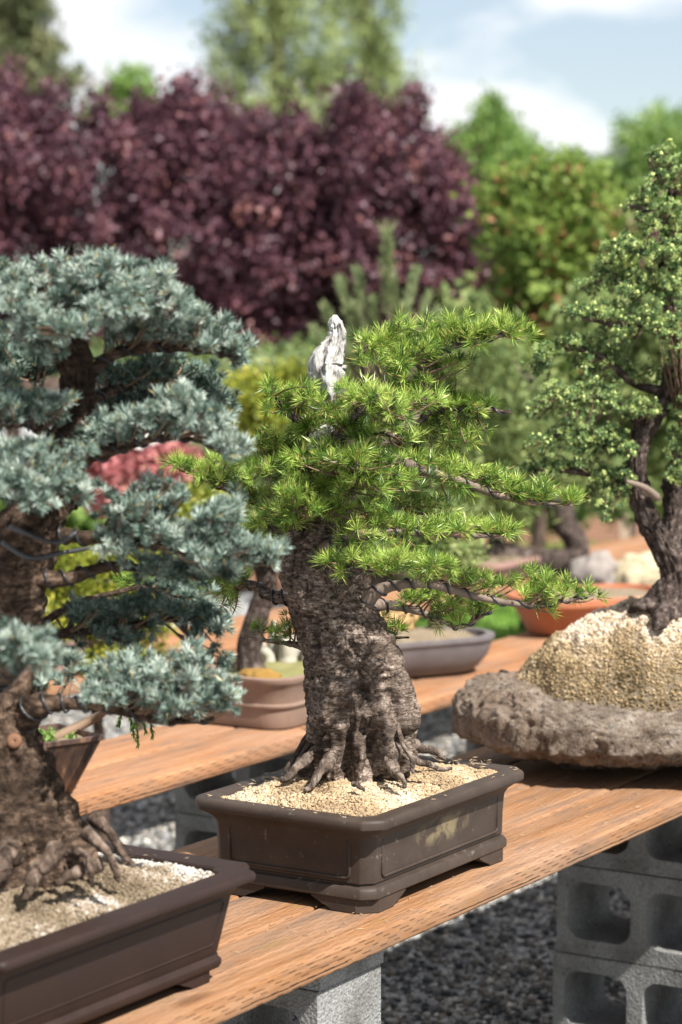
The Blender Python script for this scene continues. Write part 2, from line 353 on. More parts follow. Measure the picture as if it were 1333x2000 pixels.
# ------------------------------------------------------------------ ground
def groundmat():
    t = NT('grey_gravel_ground'); v = t.coord()
    vo = t.vor(v, 55, 'F1', 'Color'); d = t.vor(v, 55); n = t.noise(v, 1.2, 4)
    sx = t.n('ShaderNodeSeparateColor'); t.l(vo, sx.inputs[0])
    col = t.ramp(sx.outputs[0], [(0, (.12, .12, .125)), (.5, (.27, .27, .265)), (1, (.46, .45, .42))])
    col = t.mix(t.ramp(n, [(.55, (0, 0, 0)), (.75, (.35, .35, .35))]), col, (.22, .20, .12))
    return t.fin(col, .9, .2, t.bump(d, .8, .012))
n = 2
mk('ground', [(-900, -30, 0), (900, -30, 0), (900, 1800, 0), (-900, 1800, 0)], [(0, 1, 2, 3)], groundmat(), smooth=False)['kind'] = 'structure'
rng = np.random.default_rng(11)
def rotmats(n, rng):
    q = rng.normal(size=(n, 4)); q /= np.linalg.norm(q, axis=1)[:, None]; w, x, y, z = q.T
    return np.stack([1 - 2 * (y * y + z * z), 2 * (x * y - z * w), 2 * (x * z + y * w), 2 * (x * y + z * w), 1 - 2 * (x * x + z * z), 2 * (y * z - x * w),
                     2 * (x * z - y * w), 2 * (y * z + x * w), 1 - 2 * (x * x + y * y)], -1).reshape(n, 3, 3)
OCT_V = np.array([(1, 0, 0), (-1, 0, 0), (0, 1, 0), (0, -1, 0), (0, 0, 1), (0, 0, -1)], float)
OCT_F = np.array([(0, 2, 4), (2, 1, 4), (1, 3, 4), (3, 0, 4), (2, 0, 5), (1, 2, 5), (3, 1, 5), (0, 3, 5)])
def grains(P, size, rng, flat=.75, tint=None):
    n = len(P); S = OCT_V[None] * (.6 + .8 * rng.random((n, 6, 1)))
    S = np.einsum('nij,nkj->nki', rotmats(n, rng), S); S[:, :, 2] *= flat
    V = (P[:, None] + S * np.asarray(size).reshape(-1, 1, 1)).reshape(-1, 3)
    F = (OCT_F[None] + np.arange(n)[:, None, None] * 6).reshape(-1, 3)
    t = rng.random(n) if tint is None else tint
    return V, F, np.repeat(t, 6)
ng = 60000
gx = np.stack([rng.uniform(-1.3, 1.7, ng), 4.4 + 5.2 * rng.random(ng) ** 1.25, np.zeros(ng)], -1)
sz = .0045 + .010 * rng.random(ng) ** 2.4; gx[:, 2] = sz * .35
V, F, T = grains(gx, sz, rng, .7, np.clip(rng.normal(.42, .34, ng), 0, 1))
mk('gravel', V, F, M['grain_grey'], smooth=False, tint=T, kind='stuff')

# lawn beyond the benches
lawn = mk('lawn', [(-.1, 10.2, .004), (9, 9.4, .004), (12, 30, .004), (.4, 30, .004)], [(0, 1, 2, 3)], simple('mown_lawn', (.09, .19, .025), (.16, .28, .05), 40, .9, .1, .5, .02), smooth=False)
lawn['kind'] = 'structure'
nb = 16000
bx = np.stack([rng.uniform(0.1, 3.2, nb), rng.uniform(10.25, 15.5, nb), np.full(nb, .004)], -1)
def blades(P, h, w, rng):
    n = len(P); d = rng.normal(size=(n, 3)) * .35; d[:, 2] = 1; d *= (h * (.6 + .6 * rng.random(n)))[:, None]
    s = rng.normal(size=(n, 3)); s[:, 2] = 0; s *= w / np.linalg.norm(s, axis=1)[:, None]
    V = np.stack([P - s, P + s, P + d], 1).reshape(-1, 3); return V, np.arange(3 * n).reshape(-1, 3), np.repeat(rng.random(n), 3)
V, F, T = blades(bx, .05, .006, rng); mk('grass', V, F, M['grass'], tint=T, kind='stuff')
mulch = mk('mulch_bed', [(-.2, 13.2, .008), (14, 12.8, .008), (14, 26, .008), (-10, 26, .008), (-10, 12.2, .008), (-2.5, 12.3, .008)], [(0, 1, 2, 3, 4, 5)], simple('bark_mulch', (.10, .05, .03), (.22, .12, .075), 20, .95, .1, .8, .03), smooth=False)
mulch['kind'] = 'structure'

# ------------------------------------------------------------------ benches of planks on concrete blocks
def plank_mesh(x0, x1, wd, th, seed, parent, y0, z0, mat):
    r = .006; pts = []
    for cx, cy, a0 in ((wd - r, r, -90), (wd - r, th - r, 0), (r, th - r, 90), (r, r, 180)):
        for k in range(4): a = R(a0 + 30 * k); pts.append((cx + r * math.cos(a), cy + r * math.sin(a)))
    pts = np.array(pts); k = len(pts); ns = 70; xs = np.linspace(x0, x1, ns)
    X = np.repeat(xs, k); Yp = np.tile(pts[:, 0], ns); Z = np.tile(pts[:, 1], ns)
    q = np.stack([xs * 1.3, np.full(ns, seed * 5.1), np.zeros(ns)], -1)
    Z = Z + np.repeat(vnoise(q, seed) * .0022, k) + vnoise(np.stack([X * 9, Yp * 30, Z * 30], -1), seed + 3) * .0007
    Yp = Yp + np.repeat(vnoise(q + 40, seed) * .0022, k)
    V = np.stack([X, Yp, Z], -1)
    i = np.arange(ns - 1)[:, None] * k; j = np.arange(k)[None]; F = np.stack([i + j, i + k + j, i + k + (j + 1) % k, i + (j + 1) % k], -1).reshape(-1, 4).tolist()
    F += [list(range(k)), list(range((ns - 1) * k, ns * k))[::-1]]
    o = mk('plank', V, F, mat, parent, True, True, sharp=50); o.location = (0, y0, z0)
    return o
front = thing('plank_bench', 'front bench of stained planks carrying the green needled bonsai in brown pot', 'bench', tw(0, 0, .592), ROTZ)
for k in range(4):
    plank_mesh(-1.75, 3.1 + .02 * k, .156 if k == 0 else .143, .038, k + 1, front, (0, .161, .309, .457)[k], 0, M['wood'])
rear = thing('plank_bench', 'second plank bench behind, carrying the grey lobed pot and the terracotta pot', 'bench', tw(0, 1.012, .592), ROTZ)
for k in range(2):
    plank_mesh(-.62, 5.2, .17, .038, k + 11, rear, k * .176, 0, M['wood_b'])
far = thing('plank_bench', 'third plank bench far behind, carrying the pinkish pot', 'bench', tw(0, 1.93, .592), ROTZ)
for k in range(2):
    plank_mesh(.3, 6.2, .17, .038, k + 21, far, k * .176, 0, M['wood_b'])

rgl = np.random.default_rng(88)
def rrect(cx, cy, w, h, r, n=5):
    o = []
    for sx, sy, a0 in ((1, -1, -90), (1, 1, 0), (-1, 1, 90), (-1, -1, 180)):
        for k in range(n):
            a = R(a0 + 90 * k / (n - 1)); o.append((cx + sx * (w / 2 - r) + r * math.cos(a), cy + sy * (h / 2 - r) + r * math.sin(a)))
    return o
def block_mesh():
    """hollow block lying on its side: 0.39 along y, 0.194 high (z), cores run along x"""
    bm = bmesh.new(); D = .192; rings = []
    loops = [(rrect(0, 0, .39, .194, .006, 3), rrect(0, 0, .39, .194, .006, 3))]
    for c in (-.0935, .0935): loops.append((rrect(c, 0, .150, .126, .036, 6), rrect(c, 0, .138, .114, .034, 6)))
    for x in (0, 1):
        es = []
        for lp in loops:
            vs = [bm.verts.new((x * D - D / 2, p[0], p[1])) for p in lp[x]]; rings.append(vs)
            es += [bm.edges.new((vs[i], vs[(i + 1) % len(vs)])) for i in range(len(vs))]
        bmesh.ops.triangle_fill(bm, edges=es, use_beauty=True)
    for q in range(3):
        a, b = rings[q], rings[q + 3]; m = len(a)
        for i in range(m): bm.faces.new((a[i], a[(i + 1) % m], b[(i + 1) % m], b[i]))
    bmesh.ops.recalc_face_normals(bm, faces=bm.faces[:])
    me = bpy.data.meshes.new('cinder_block'); bm.to_mesh(me); bm.free(); me.materials.append(M['concrete'])
    me.polygons.foreach_set('use_smooth', np.ones(len(me.polygons), bool)); me.set_sharp_from_angle(angle=R(35))
    return me
BLK = block_mesh()
def block(t, w, course, label, dz=0, dr=0):
    o = bpy.data.objects.new('cinder_block', BLK); C.objects.link(o)
    o.location = tw(t, w, .0985 + .197 * course + dz).tolist(); o.rotation_euler = (0, 0, ROTZ + dr)
    return tag(o, label, 'concrete block', 'concrete blocks under the benches')
tR = 1.642
for c, l in enumerate(('bottom concrete block of the right stack, at the lower right edge of photo', 'middle concrete block of the right stack, sunlit patch on its lower corner', 'top concrete block of the right stack, tucked right under the plank edge')):
    block(tR, .218 + (.004, -.004, .003)[c], c, l, 0, (.004, -.006, .008)[c])
tL = .085
for c, l in enumerate(('bottom concrete block of the stack under the two front pots', 'middle concrete block of the stack under the two front pots', )):
    block(tL, .232, c, l, 0, (.003, -.004)[c])
block(tL, .232, 2, 'uppermost concrete block below the grey shim, between the two front pots', -.0, .002).location.z = .394 + .0985 - .036
for o in [o for o in C.objects if o.name.startswith('cinder_block') and 'stack under the two front pots' in o['label']]: o.location.z -= .036
cap = mk('concrete_shim', np.array([(x, y, z) for x in (-.096, .096) for y in (-.2, .2) for z in (0, .035)]), [(0, 1, 3, 2), (4, 6, 7, 5), (0, 4, 5, 1), (2, 3, 7, 6), (0, 2, 6, 4), (1, 5, 7, 3)], M['concrete'], smooth=False)
cap.location = tw(tL, .232, .556).tolist(); cap.rotation_euler = (0, 0, ROTZ); tag(cap, 'thin grey slab wedged between plank and block beneath the front pots', 'shim')
for i, t in enumerate((1.62, 3.05)):
    for c in range(3):
        block(t, 1.22, c, ('bottom', 'middle', 'top')[c] + (' shaded concrete block under the second bench, behind left rim of the middle pot', ' grey concrete block under the second bench, between thick trunk and lava slab')[i], 0, .003 * c)

# ------------------------------------------------------------------ pots
def corner_loop(a, b, c, style):
    """outline of a pot with half sides a, b; the corner of size c is cut straight or notched"""
    if style == 'cut': q = [(0, -1.0), (-.06, -.80), (-.80, -.06), (-1.0, 0)]
    elif style == 'notch': q = [(0, -1.25), (-.02, -1.08), (-.10, -.95), (-.30, -.88), (-.50, -.84), (-.66, -.78), (-.75, -.75), (-.78, -.66), (-.84, -.50), (-.88, -.30), (-.95, -.10), (-1.08, -.02), (-1.25, 0)]
    else: q = [(-1 + math.cos(R(x)), -1 + math.sin(R(x))) for x in range(0, 91, 11)]
    q = [(x * c, y * c) for x, y in q]; o = []
    o += [(a + x, b + y) for x, y in q]
    o += [(-a - x, b + y) for x, y in q[::-1]]
    o += [(-a - x, -b - y) for x, y in q]
    o += [(a + x, -b - y) for x, y in q[::-1]]
    return np.array(o)
def loft(a, b, c, style, prof, close=True):
    loops = [np.column_stack([corner_loop(a - off, b - off, max(c - off * .35, .006), style), np.full(len(corner_loop(1, 1, .1, style)), z)]) for off, z in prof]
    k = len(loops[0]); V = np.concatenate(loops); n = len(loops)
    i = np.arange(n - 1)[:, None] * k; j = np.arange(k)[None]; F = np.stack([i + j, i + (j + 1) % k, i + k + (j + 1) % k, i + k + j], -1).reshape(-1, 4).tolist()
    if close: F += [list(range(k))[::-1], list(range((n - 1) * k, n * k))]
    return V, F
def panel_bead(cx, length, height, z, side, wall, root, mat):
    """raised rectangular bead on one wall; side = (axis, sign)"""
    p = rrect(0, 0, length, height, .008, 4); p = p + [p[0]]; p = np.array(p)
    if side[0] == 'y': P = np.column_stack([p[:, 0] + cx, np.full(len(p), side[1] * wall), p[:, 1] + z])
    else: P = np.column_stack([np.full(len(p), side[1] * wall), p[:, 0] + cx, p[:, 1] + z])
    V, F = sweep(P, np.full(len(P), .0028), 6, False); return mk('panel_moulding', V, F, mat, root, True)
def feet(a, b, c, off, h, ln, root, mat, style='cut'):
    for sx in (1, -1):
        for sy in (1, -1):
            pts = []
            la = np.linspace(ln, 0, 12)
            def hh(d):
                u = d / ln
                return 0 if u < .5 else h * (.75 * ((u - .5) / .5) ** 1.4 + (.12 if u > .62 else 0))
            q = [(a - off, b - off - c - d, hh(d)) for d in la] + [(a - off - c - d, b - off, hh(d)) for d in la[::-1]]
            q2 = [(x - .022 if i < 12 else x, y if i < 12 else y - .022, z) for i, (x, y, z) in enumerate(q)]
            m = len(q); V = []
            for s in (q, q2):
                V += [(x * sx, y * sy, z) for x, y, z in s] + [(x * sx, y * sy, h + .002) for x, y, z in s]
            F = []
            for i in range(m - 1):
                F += [(i, i + 1, m + i + 1, m + i), (2 * m + i + 1, 2 * m + i, 3 * m + i, 3 * m + i + 1), (i + 1, i, 2 * m + i, 2 * m + i + 1)]
            F += [(0, m, 3 * m, 2 * m), (m - 1, 3 * m - 1, 4 * m - 1, 2 * m - 1)]
            if sx * sy < 0: F = [f[::-1] for f in F]
            mk('foot', V, F, mat, root, True, True, sharp=35)
def soil_bed(a, b, z, hgt, root, mat, seed, gmat, ngr, gs, tintf=None, flip=None):
    nx, ny = 60, 44; u, v = np.meshgrid(np.linspace(-1, 1, nx), np.linspace(-1, 1, ny)); u, v = u.ravel(), v.ravel()
    def H(u, v):
        r = np.clip(1 - np.maximum(np.abs(u) ** 2.5, np.abs(v) ** 2.5), 0, 1)
        return z + hgt * r ** .8 + .004 * fbm(np.stack([u * 6, v * 5, np.full_like(u, seed)], -1), 4, seed)
    V = np.stack([u * a, v * b, H(u, v)], -1)
    i = np.arange(ny - 1)[:, None] * nx; j = np.arange(nx - 1)[None]; F = np.stack([i + j, i + j + 1, i + nx + j + 1, i + nx + j], -1).reshape(-1, 4)
    mk('soil', V, F, mat, root, True)
    rg = np.random.default_rng(seed + 50)
    gu, gv = rg.uniform(-1, 1, ngr), rg.uniform(-1, 1, ngr); s = gs * (.45 + 1.1 * rg.random(ngr) ** 2)
    P = np.stack([gu * a, gv * b, H(gu, gv) + s * .3], -1)
    t = np.clip(.5 + .55 * fbm(np.stack([gu * 3.5, gv * 2.5, np.full_like(gu, 3)], -1), 3, seed + 7) + rg.normal(0, .17, ngr), 0, 1)
    if tintf is not None: t = np.clip(tintf(gu, gv, t), 0, 1)
    V, F, T = grains(P, s, rg, .8, t); mk('grit', V, F, gmat, root, True, False, tint=T, kind='stuff')

# middle pot
pc = thing('bonsai_pot', 'brown rectangular pot with pale grit under the bright green bonsai', 'plant pot', tw(.415, .2125, ZB), ROTZ)
prof = [(.034, .02), (.028, .021), (.0245, .024), (.0245, .036), (.0275, .041), (.034, .043), (.034, .0455), (.0315, .048), (.0305, .090), (.0285, .118), (.023, .128), (.014, .1355), (.006, .140), (.002, .1415),
        (0, .1440), (0, .154), (.002, .158), (.006, .160), (.034, .1585), (.037, .156), (.040, .12)]
V, F = loft(.267, .186, .032, 'cut', prof); mk('pot_body', V, F, M['pot_c'], pc, True, sharp=40)
for s in (1, -1):
    panel_bead(0, .395, .063, .0865, ('y', s), .186 - .0305, pc, M['pot_c']); panel_bead(0, .235, .063, .0865, ('x', s), .267 - .0305, pc, M['pot_c'])
feet(.267, .186, .028, .027, .022, .085, pc, M['pot_c'])
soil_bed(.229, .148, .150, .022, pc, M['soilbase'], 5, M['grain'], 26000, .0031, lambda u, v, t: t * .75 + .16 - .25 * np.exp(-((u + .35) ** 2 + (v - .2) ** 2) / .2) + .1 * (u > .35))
rg = np.random.default_rng(77)
def slivers(n, sample, L, w, rg):
    P = np.array([sample(rg) for _ in range(n)]); d = rg.normal(size=(n, 3)); d[:, 2] *= .12; d /= np.linalg.norm(d, axis=1)[:, None]; d *= (L * (.6 + .7 * rg.random(n)))[:, None]
    s = np.cross(d, [0, 0, 1]); s *= (w / np.linalg.norm(s, axis=1))[:, None]; up = np.array([0, 0, w])
    V = np.stack([P - d, P + s, P + d, P - s, P + up, P - up], 1).reshape(-1, 3)
    f = np.array([(0, 1, 4), (1, 2, 4), (2, 3, 4), (3, 0, 4), (1, 0, 5), (2, 1, 5), (3, 2, 5), (0, 3, 5)])
    return V, (f[None] + np.arange(n)[:, None, None] * 6).reshape(-1, 3), np.repeat(.3 + .6 * rg.random(n), 6)
def rimpt(rg):
    if rg.random() < .5: return (rg.uniform(-.25, .25), rg.choice([-1, 1]) * rg.uniform(.155, .178), .1605)
    return (rg.choice([-1, 1]) * rg.uniform(.232, .258), rg.uniform(-.16, .16), .1605)
a = slivers(60, rimpt, .007, .0008, rg); b2 = slivers(420, lambda r: (r.uniform(-.22, .22), r.uniform(-.14, .14), .166 + .012 * r.random()), .009, .0007, rg)
V, F, T = join([a, b2]); mk('needle_litter', V, F, M['grain'], pc, True, False, tint=T, kind='stuff')

# left pot
pl = thing('bonsai_pot', 'reddish brown pot with notched corners under the blue needled bonsai', 'plant pot', tw(-.50, .235, ZB), ROTZ)
LA, LB = .325, .225
prof = [(.05, .016), (.046, .018), (.043, .024), (.043, .030), (.047, .034), (.050, .037), (.048, .042), (.036, .10), (.030, .128), (.022, .137), (.010, .143), (.002, .146), (0, .149), (0, .155), (.003, .159), (.008, .160), (.045, .158), (.048, .155), (.05, .12)]
V, F = loft(LA, LB, .040, 'notch', prof); mk('pot_body', V, F, M['pot_l'], pl, True, sharp=40)
def lean_panel(length, z0, z1, side, w0, w1):
    p = np.array(rrect(0, 0, length, z1 - z0, .006, 4)); p = np.vstack([p, p[:1]]); zz = p[:, 1] + (z0 + z1) / 2; wl_ = w0 + (w1 - w0) * (zz - z0) / (z1 - z0)
    wid = p[:, 0] * (1 + .05 * (zz - z0) / (z1 - z0))
    P = np.column_stack([wid, side[1] * wl_, zz]) if side[0] == 'y' else np.column_stack([side[1] * wl_, wid, zz])
    V, F = sweep(P, np.full(len(P), .0026), 6, False); mk('panel_moulding', V, F, M['pot_l'], pl, True)
for s in (1, -1):
    lean_panel(.47, .055, .122, ('y', s), LB - .0465, LB - .0325); lean_panel(.28, .055, .122, ('x', s), LA - .0465, LA - .0325)
feet(LA, LB, .04, .050, .018, .08, pl, M['pot_l'])
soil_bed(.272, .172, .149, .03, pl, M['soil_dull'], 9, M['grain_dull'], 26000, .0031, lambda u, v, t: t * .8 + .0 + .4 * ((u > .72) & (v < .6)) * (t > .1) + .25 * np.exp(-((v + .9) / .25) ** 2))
a = slivers(260, lambda r: (r.uniform(-.26, .26), r.uniform(-.16, .16), .166 + .014 * r.random()), .010, .0007, rg)
mk('needle_litter', a[0], a[1], M['grain_dull'], pl, True, False, tint=a[2], kind='stuff')

ln = slivers(230, lambda r: tuple(tw(r.uniform(-.15, 1.5), r.uniform(.01, .55), .6315)), .009, .0006, rg)
mk('fallen_needles', ln[0], ln[1], M['grain'], None, smooth=False, tint=ln[2], kind='stuff')

# pots on the second bench
def plain_pot(label, t, w, a, b, c, style, prof, mat, rz=0, base=ZB, soil=None, soilz=None, hump=.02):
    p = thing('bonsai_pot', label, 'plant pot', tw(t, w, base), ROTZ + rz)
    V, F = loft(a, b, c, style, prof); mk('pot_body', V, F, mat, p, True, sharp=45)
    if soil:
        aa, bb = a * .87, b * .82; nx = 24; u, v = np.meshgrid(np.linspace(-1, 1, nx), np.linspace(-1, 1, nx)); u, v = u.ravel(), v.ravel(); rr = np.sqrt(u * u + v * v)
        su = u * np.sqrt(1 - v * v / 2); sv = v * np.sqrt(1 - u * u / 2)
        q = np.stack([su * 4, sv * 4, np.full_like(u, a * 30)], -1)
        V = np.stack([su * aa, sv * bb, soilz + hump * (1 - (su ** 2 + sv ** 2)) + .006 * fbm(q, 3, 4)], -1)
        i = np.arange(nx - 1)[:, None] * nx; j = np.arange(nx - 1)[None]; F = np.stack([i + j, i + j + 1, i + nx + j + 1, i + nx + j], -1).reshape(-1, 4)
        mk('soil', V, F, soil, p, True)
    return p
p_rect = plain_pot('pale brown round-cornered pot with a banded side, holding pale trunks and moss', 1.70, 1.20, .27, .155, .065, 'round',
    [(.03, .004), (.02, .006), (.016, .02), (.016, .05), (.012, .052), (.010, .055), (.010, .060), (.013, .063), (.008, .10), (.003, .108), (0, .112), (0, .122), (.006, .124), (.018, .123), (.022, .10)], M['pot_rect'], 0, soil=M['mossy'], soilz=.105)
p_oval = plain_pot('dark grey lobed oval pot on the second bench behind the thick trunk', 2.33, 1.24, .235, .125, .118, 'round',
    [(.06, .006), (.045, .008), (.03, .022), (.012, .05), (.004, .078), (.002, .09), (-.003, .094), (-.003, .104), (.004, .106), (.016, .105), (.02, .085)], M['pot_oval'], -.5, soil=M['soil_dull'], soilz=.092, hump=.03)
p_terr = plain_pot('orange terracotta pot on the second bench behind the rock mound', 3.34, 1.20, .26, .16, .13, 'round',
    [(.06, .004), (.05, .006), (.02, .07), (.010, .09), (.0, .095), (0, .112), (.004, .115), (.02, .114), (.024, .09)], M['terracotta'], -.5, soil=M['soil_dull'], soilz=.10)
p_pink = plain_pot('pinkish brown pot on the third bench, seen beside the blue foliage', 1.95, 2.1, .2, .13, .05, 'round',
    [(.02, .004), (.012, .02), (.008, .045), (.004, .05), (.006, .055), (0, .075), (0, .085), (.015, .084), (.02, .06)], M['pot_pink'], 0, soil=M['soil_dull'], soilz=.075)
# small square tapered pot
sp = on(95, 1535, ZB)
p_sq = thing('bonsai_pot', 'small dark square tapered pot with streaked glaze and green seedlings', 'plant pot', at(88, 1535, 4.78) * [1, 1, 0] + [0, 0, ZB], R(38))
V, F = loft(.088, .088, .006, 'cut', [(.052, 0), (.045, .002), (.004, .108), (0, .110), (0, .118), (.002, .119), (.008, .119), (.012, .10)]); mk('pot_body', V, F, M['streaky'], p_sq, True, sharp=40)
u = np.linspace(-1, 1, 12); uu, vv = np.meshgrid(u, u); V = np.stack([uu.ravel() * .076, vv.ravel() * .076, .104 + .006 * vnoise(np.stack([uu.ravel() * 4, vv.ravel() * 4, uu.ravel() * 0], -1))], -1)
i = np.arange(11)[:, None] * 12; j = np.arange(11)[None]; mk('soil', V, np.stack([i + j, i + j + 1, i + 12 + j + 1, i + 12 + j], -1).reshape(-1, 4), M['soil_dull'], p_sq, True)

# ------------------------------------------------------------------ lava slab with soil mound
SLC = at(1400, 1430, 5.05); SLC[2] = .722
def slab():
    nu, nv = 420, 190; th = np.linspace(0, 2 * math.pi, nu, endpoint=False); ph = np.linspace(-math.pi / 2, math.pi / 2, nv)
    T, Pp = np.meshgrid(th, ph); T, Pp = T.ravel(), Pp.ravel()
    sg = lambda x, e: np.sign(x) * np.abs(x) ** e
    cx, cy, cz = sg(np.cos(Pp), .5) * sg(np.cos(T), .8), sg(np.cos(Pp), .5) * sg(np.sin(T), .85), sg(np.sin(Pp), .42)
    V = np.stack([cx * .555, cy * .29, cz * .067], -1)
    left = np.exp(-((cx + .86) / .22) ** 2)
    V[:, 2] += np.where(cz > -.2, 1, .25) * .040 * left * (cz * .5 + .5)
    V[:, 2] += np.where(cz < 0, -1, 0) * 0
    lo = fbm(V * 6 + 3, 3, 2); V[:, 2] += lo * .006; V[:, 0] += fbm(V * 7 + 8, 3, 5) * .016; V[:, 1] += fbm(V * 7 + 20, 3, 6) * .022
    # undercut below the lip
    und = np.clip((-cz - .25) / .75, 0, 1); V[:, 0] *= 1 - .22 * und; V[:, 1] *= 1 - .28 * und
    nrm = np.stack([cx, cy, cz * 2.5], -1); nrm /= np.linalg.norm(nrm, axis=1)[:, None]
    d = fbm(V * 30, 5, 9, .62) * .0075 - np.clip(vnoise(V * 70, 14) - .2, 0, 1) * .016 - np.clip(vnoise(V * 130, 15) - .2, 0, 1) * .010
    V += nrm * d[:, None]
    i = np.arange(nv - 1)[:, None] * nu; j = np.arange(nu)[None]; F = np.stack([i + j, i + (j + 1) % nu, i + nu + (j + 1) % nu, i + nu + j], -1).reshape(-1, 4)
    return V, F
def lavamat():
    t = NT('porous_lava_rock'); v = t.coord(); n = t.noise(v, 16, 6, .7); f = t.noise(v, 75, 5, .7); f2 = t.noise(v, 170, 3, .7); big = t.noise(v, 4.5, 3)
    col = t.ramp(n, [(.3, (.075, .054, .04)), (.5, (.175, .138, .105)), (.68, (.345, .30, .245))])
    col = t.mix(t.ramp(big, [(.42, (0, 0, 0)), (.58, (.5, .5, .5))]), col, (.17, .115, .08))
    col = t.mix(t.ramp(f, [(.52, (0, 0, 0)), (.64, (.9, .9, .9))]), col, (.05, .034, .027))
    col = t.mix(t.ramp(f2, [(.6, (0, 0, 0)), (.7, (.6, .6, .6))]), col, (.48, .44, .39))
    return t.fin(col, .92, .15, t.bump(t.math('SUBTRACT', 1, f), 1.0, .010, t.bump(f2, .6, .004)))
SL = thing('rock_slab', 'porous brown lava rock slab jutting over the front bench', 'rock slab', SLC)
V, F = slab(); mk('rock', V + SLC, F, lavamat(), SL)
for k, (dx, dy) in enumerate(((-.16, .08), (.22, .02))):
    o = mk('wooden_batten', np.array([(x, y, z) for x in (-.05, .05) for y in (-.14, .14) for z in (0, .036)]), [(0, 1, 3, 2), (4, 6, 7, 5), (0, 4, 5, 1), (2, 3, 7, 6), (0, 2, 6, 4), (1, 5, 7, 3)], M['bark_bg'], smooth=False)
    o.location = (SLC[0] + dx - .12, SLC[1] + dy + .02, ZB + .002); tag(o, ('dark wooden block propping up the lava slab at its inner end', 'dark wooden block propping up the lava slab near plank edge')[k], 'wooden block')
MC = np.array([SLC[0] - .005, SLC[1] + .035, .762])
def mound_h(x, y):
    r2 = (np.abs(x) / .43) ** 2.2 + (np.abs(y) / .235) ** 2.2
    h = .225 * np.clip(1 - r2, 0, 1) ** .62
    return h + (.013 * fbm(np.stack([x * 12, y * 12, x * 0], -1), 3, 31) + .007 * fbm(np.stack([x * 55, y * 55, x * 0], -1), 3, 33)) * (r2 < 1.1)
MO = thing('soil_mound', 'mound of ochre and pale grit heaped on the lava slab', 'soil mound', MC)
nu, nv = 260, 90; th = np.linspace(0, 2 * math.pi, nu, endpoint=False); rr = np.linspace(1.0, .0, nv)
T_, R_ = np.meshgrid(th, rr); T_, R_ = T_.ravel(), R_.ravel()
X = .43 * R_ * np.sign(np.cos(T_)) * np.abs(np.cos(T_)) ** .91; Y = .235 * R_ * np.sign(np.sin(T_)) * np.abs(np.sin(T_)) ** .91
V = np.stack([X, Y, mound_h(X, Y) - .012 * (R_ > .99)], -1); i = np.arange(nv - 1)[:, None] * nu; j = np.arange(nu)[None]
F = np.stack([i + j, i + (j + 1) % nu, i + nu + (j + 1) % nu, i + nu + j], -1).reshape(-1, 4)
mk('soil', V, F, M['soil_dull'], MO, True)
rg = np.random.default_rng(5); nn = 62000; q = rg.random(nn) ** .5; th = rg.uniform(0, 2 * math.pi, nn)
X = .43 * q * np.sign(np.cos(th)) * np.abs(np.cos(th)) ** .91; Y = .235 * q * np.sign(np.sin(th)) * np.abs(np.sin(th)) ** .91
Hh = mound_h(X, Y); s = .0029 * (.5 + 1.1 * rg.random(nn) ** 2)
t = np.clip((Hh - .10) / .09, 0, 1) * .48 + .36 + .26 * fbm(np.stack([X * 14, Y * 14, Hh * 14], -1), 3, 8) - .5 * np.clip(vnoise(np.stack([X * 60, Y * 60, Hh * 60], -1), 12) - .35, 0, 1) + rg.normal(0, .14, nn)
V, F, T = grains(np.stack([X, Y, Hh + s * .3], -1), s, rg, .85, np.clip(t, 0, 1)); mk('grit', V, F, M['grain_ochre'], MO, True, False, tint=T, kind='stuff')

# ------------------------------------------------------------------ bonsai
def tufts(P, A, n, L, w, spread, rg, dead=.03, tb=.5, tvar=.25):
    """n needles round each point P, fanned about its axis A"""
    m = len(P); N = m * n; p = np.repeat(P, n, 0); a = np.repeat(A, n, 0)
    r = rg.normal(size=(N, 3)); r -= a * (r * a).sum(1)[:, None]; r /= np.linalg.norm(r, axis=1)[:, None]
    ang = spread * np.sqrt(rg.random(N)); d = a * np.cos(ang)[:, None] + r * np.sin(ang)[:, None]
    ln = L * (.65 + .5 * rg.random(N)) * np.repeat(.62 + .55 * rg.random(m), n)
    s = np.cross(d, rg.normal(size=(N, 3))); s /= np.linalg.norm(s, axis=1)[:, None]
    b = p + a * (rg.random(N) * L * .25)[:, None]; tip = b + d * ln[:, None] + a * (ln * .10)[:, None]
    mid = b + d * (ln * .5)[:, None]; ww = (w * (.8 + .4 * rg.random(N)))[:, None]
    V = np.stack([b, mid + s * ww, tip, mid - s * ww], 1).reshape(-1, 3)
    t0 = np.repeat(np.clip(rg.normal(tb, tvar, m), .05, .9), n) + rg.normal(0, .10, N); t0 = np.clip(t0, 0, .94); t0[rg.random(N) < dead] = 1.0
    T = np.stack([t0 - .14 * (t0 < 1), t0, np.clip(t0 + .10, 0, .96) * (t0 < 1) + (t0 >= 1), t0], 1).ravel()
    return V, np.arange(4 * N).reshape(-1, 4), np.clip(T, 0, 1)
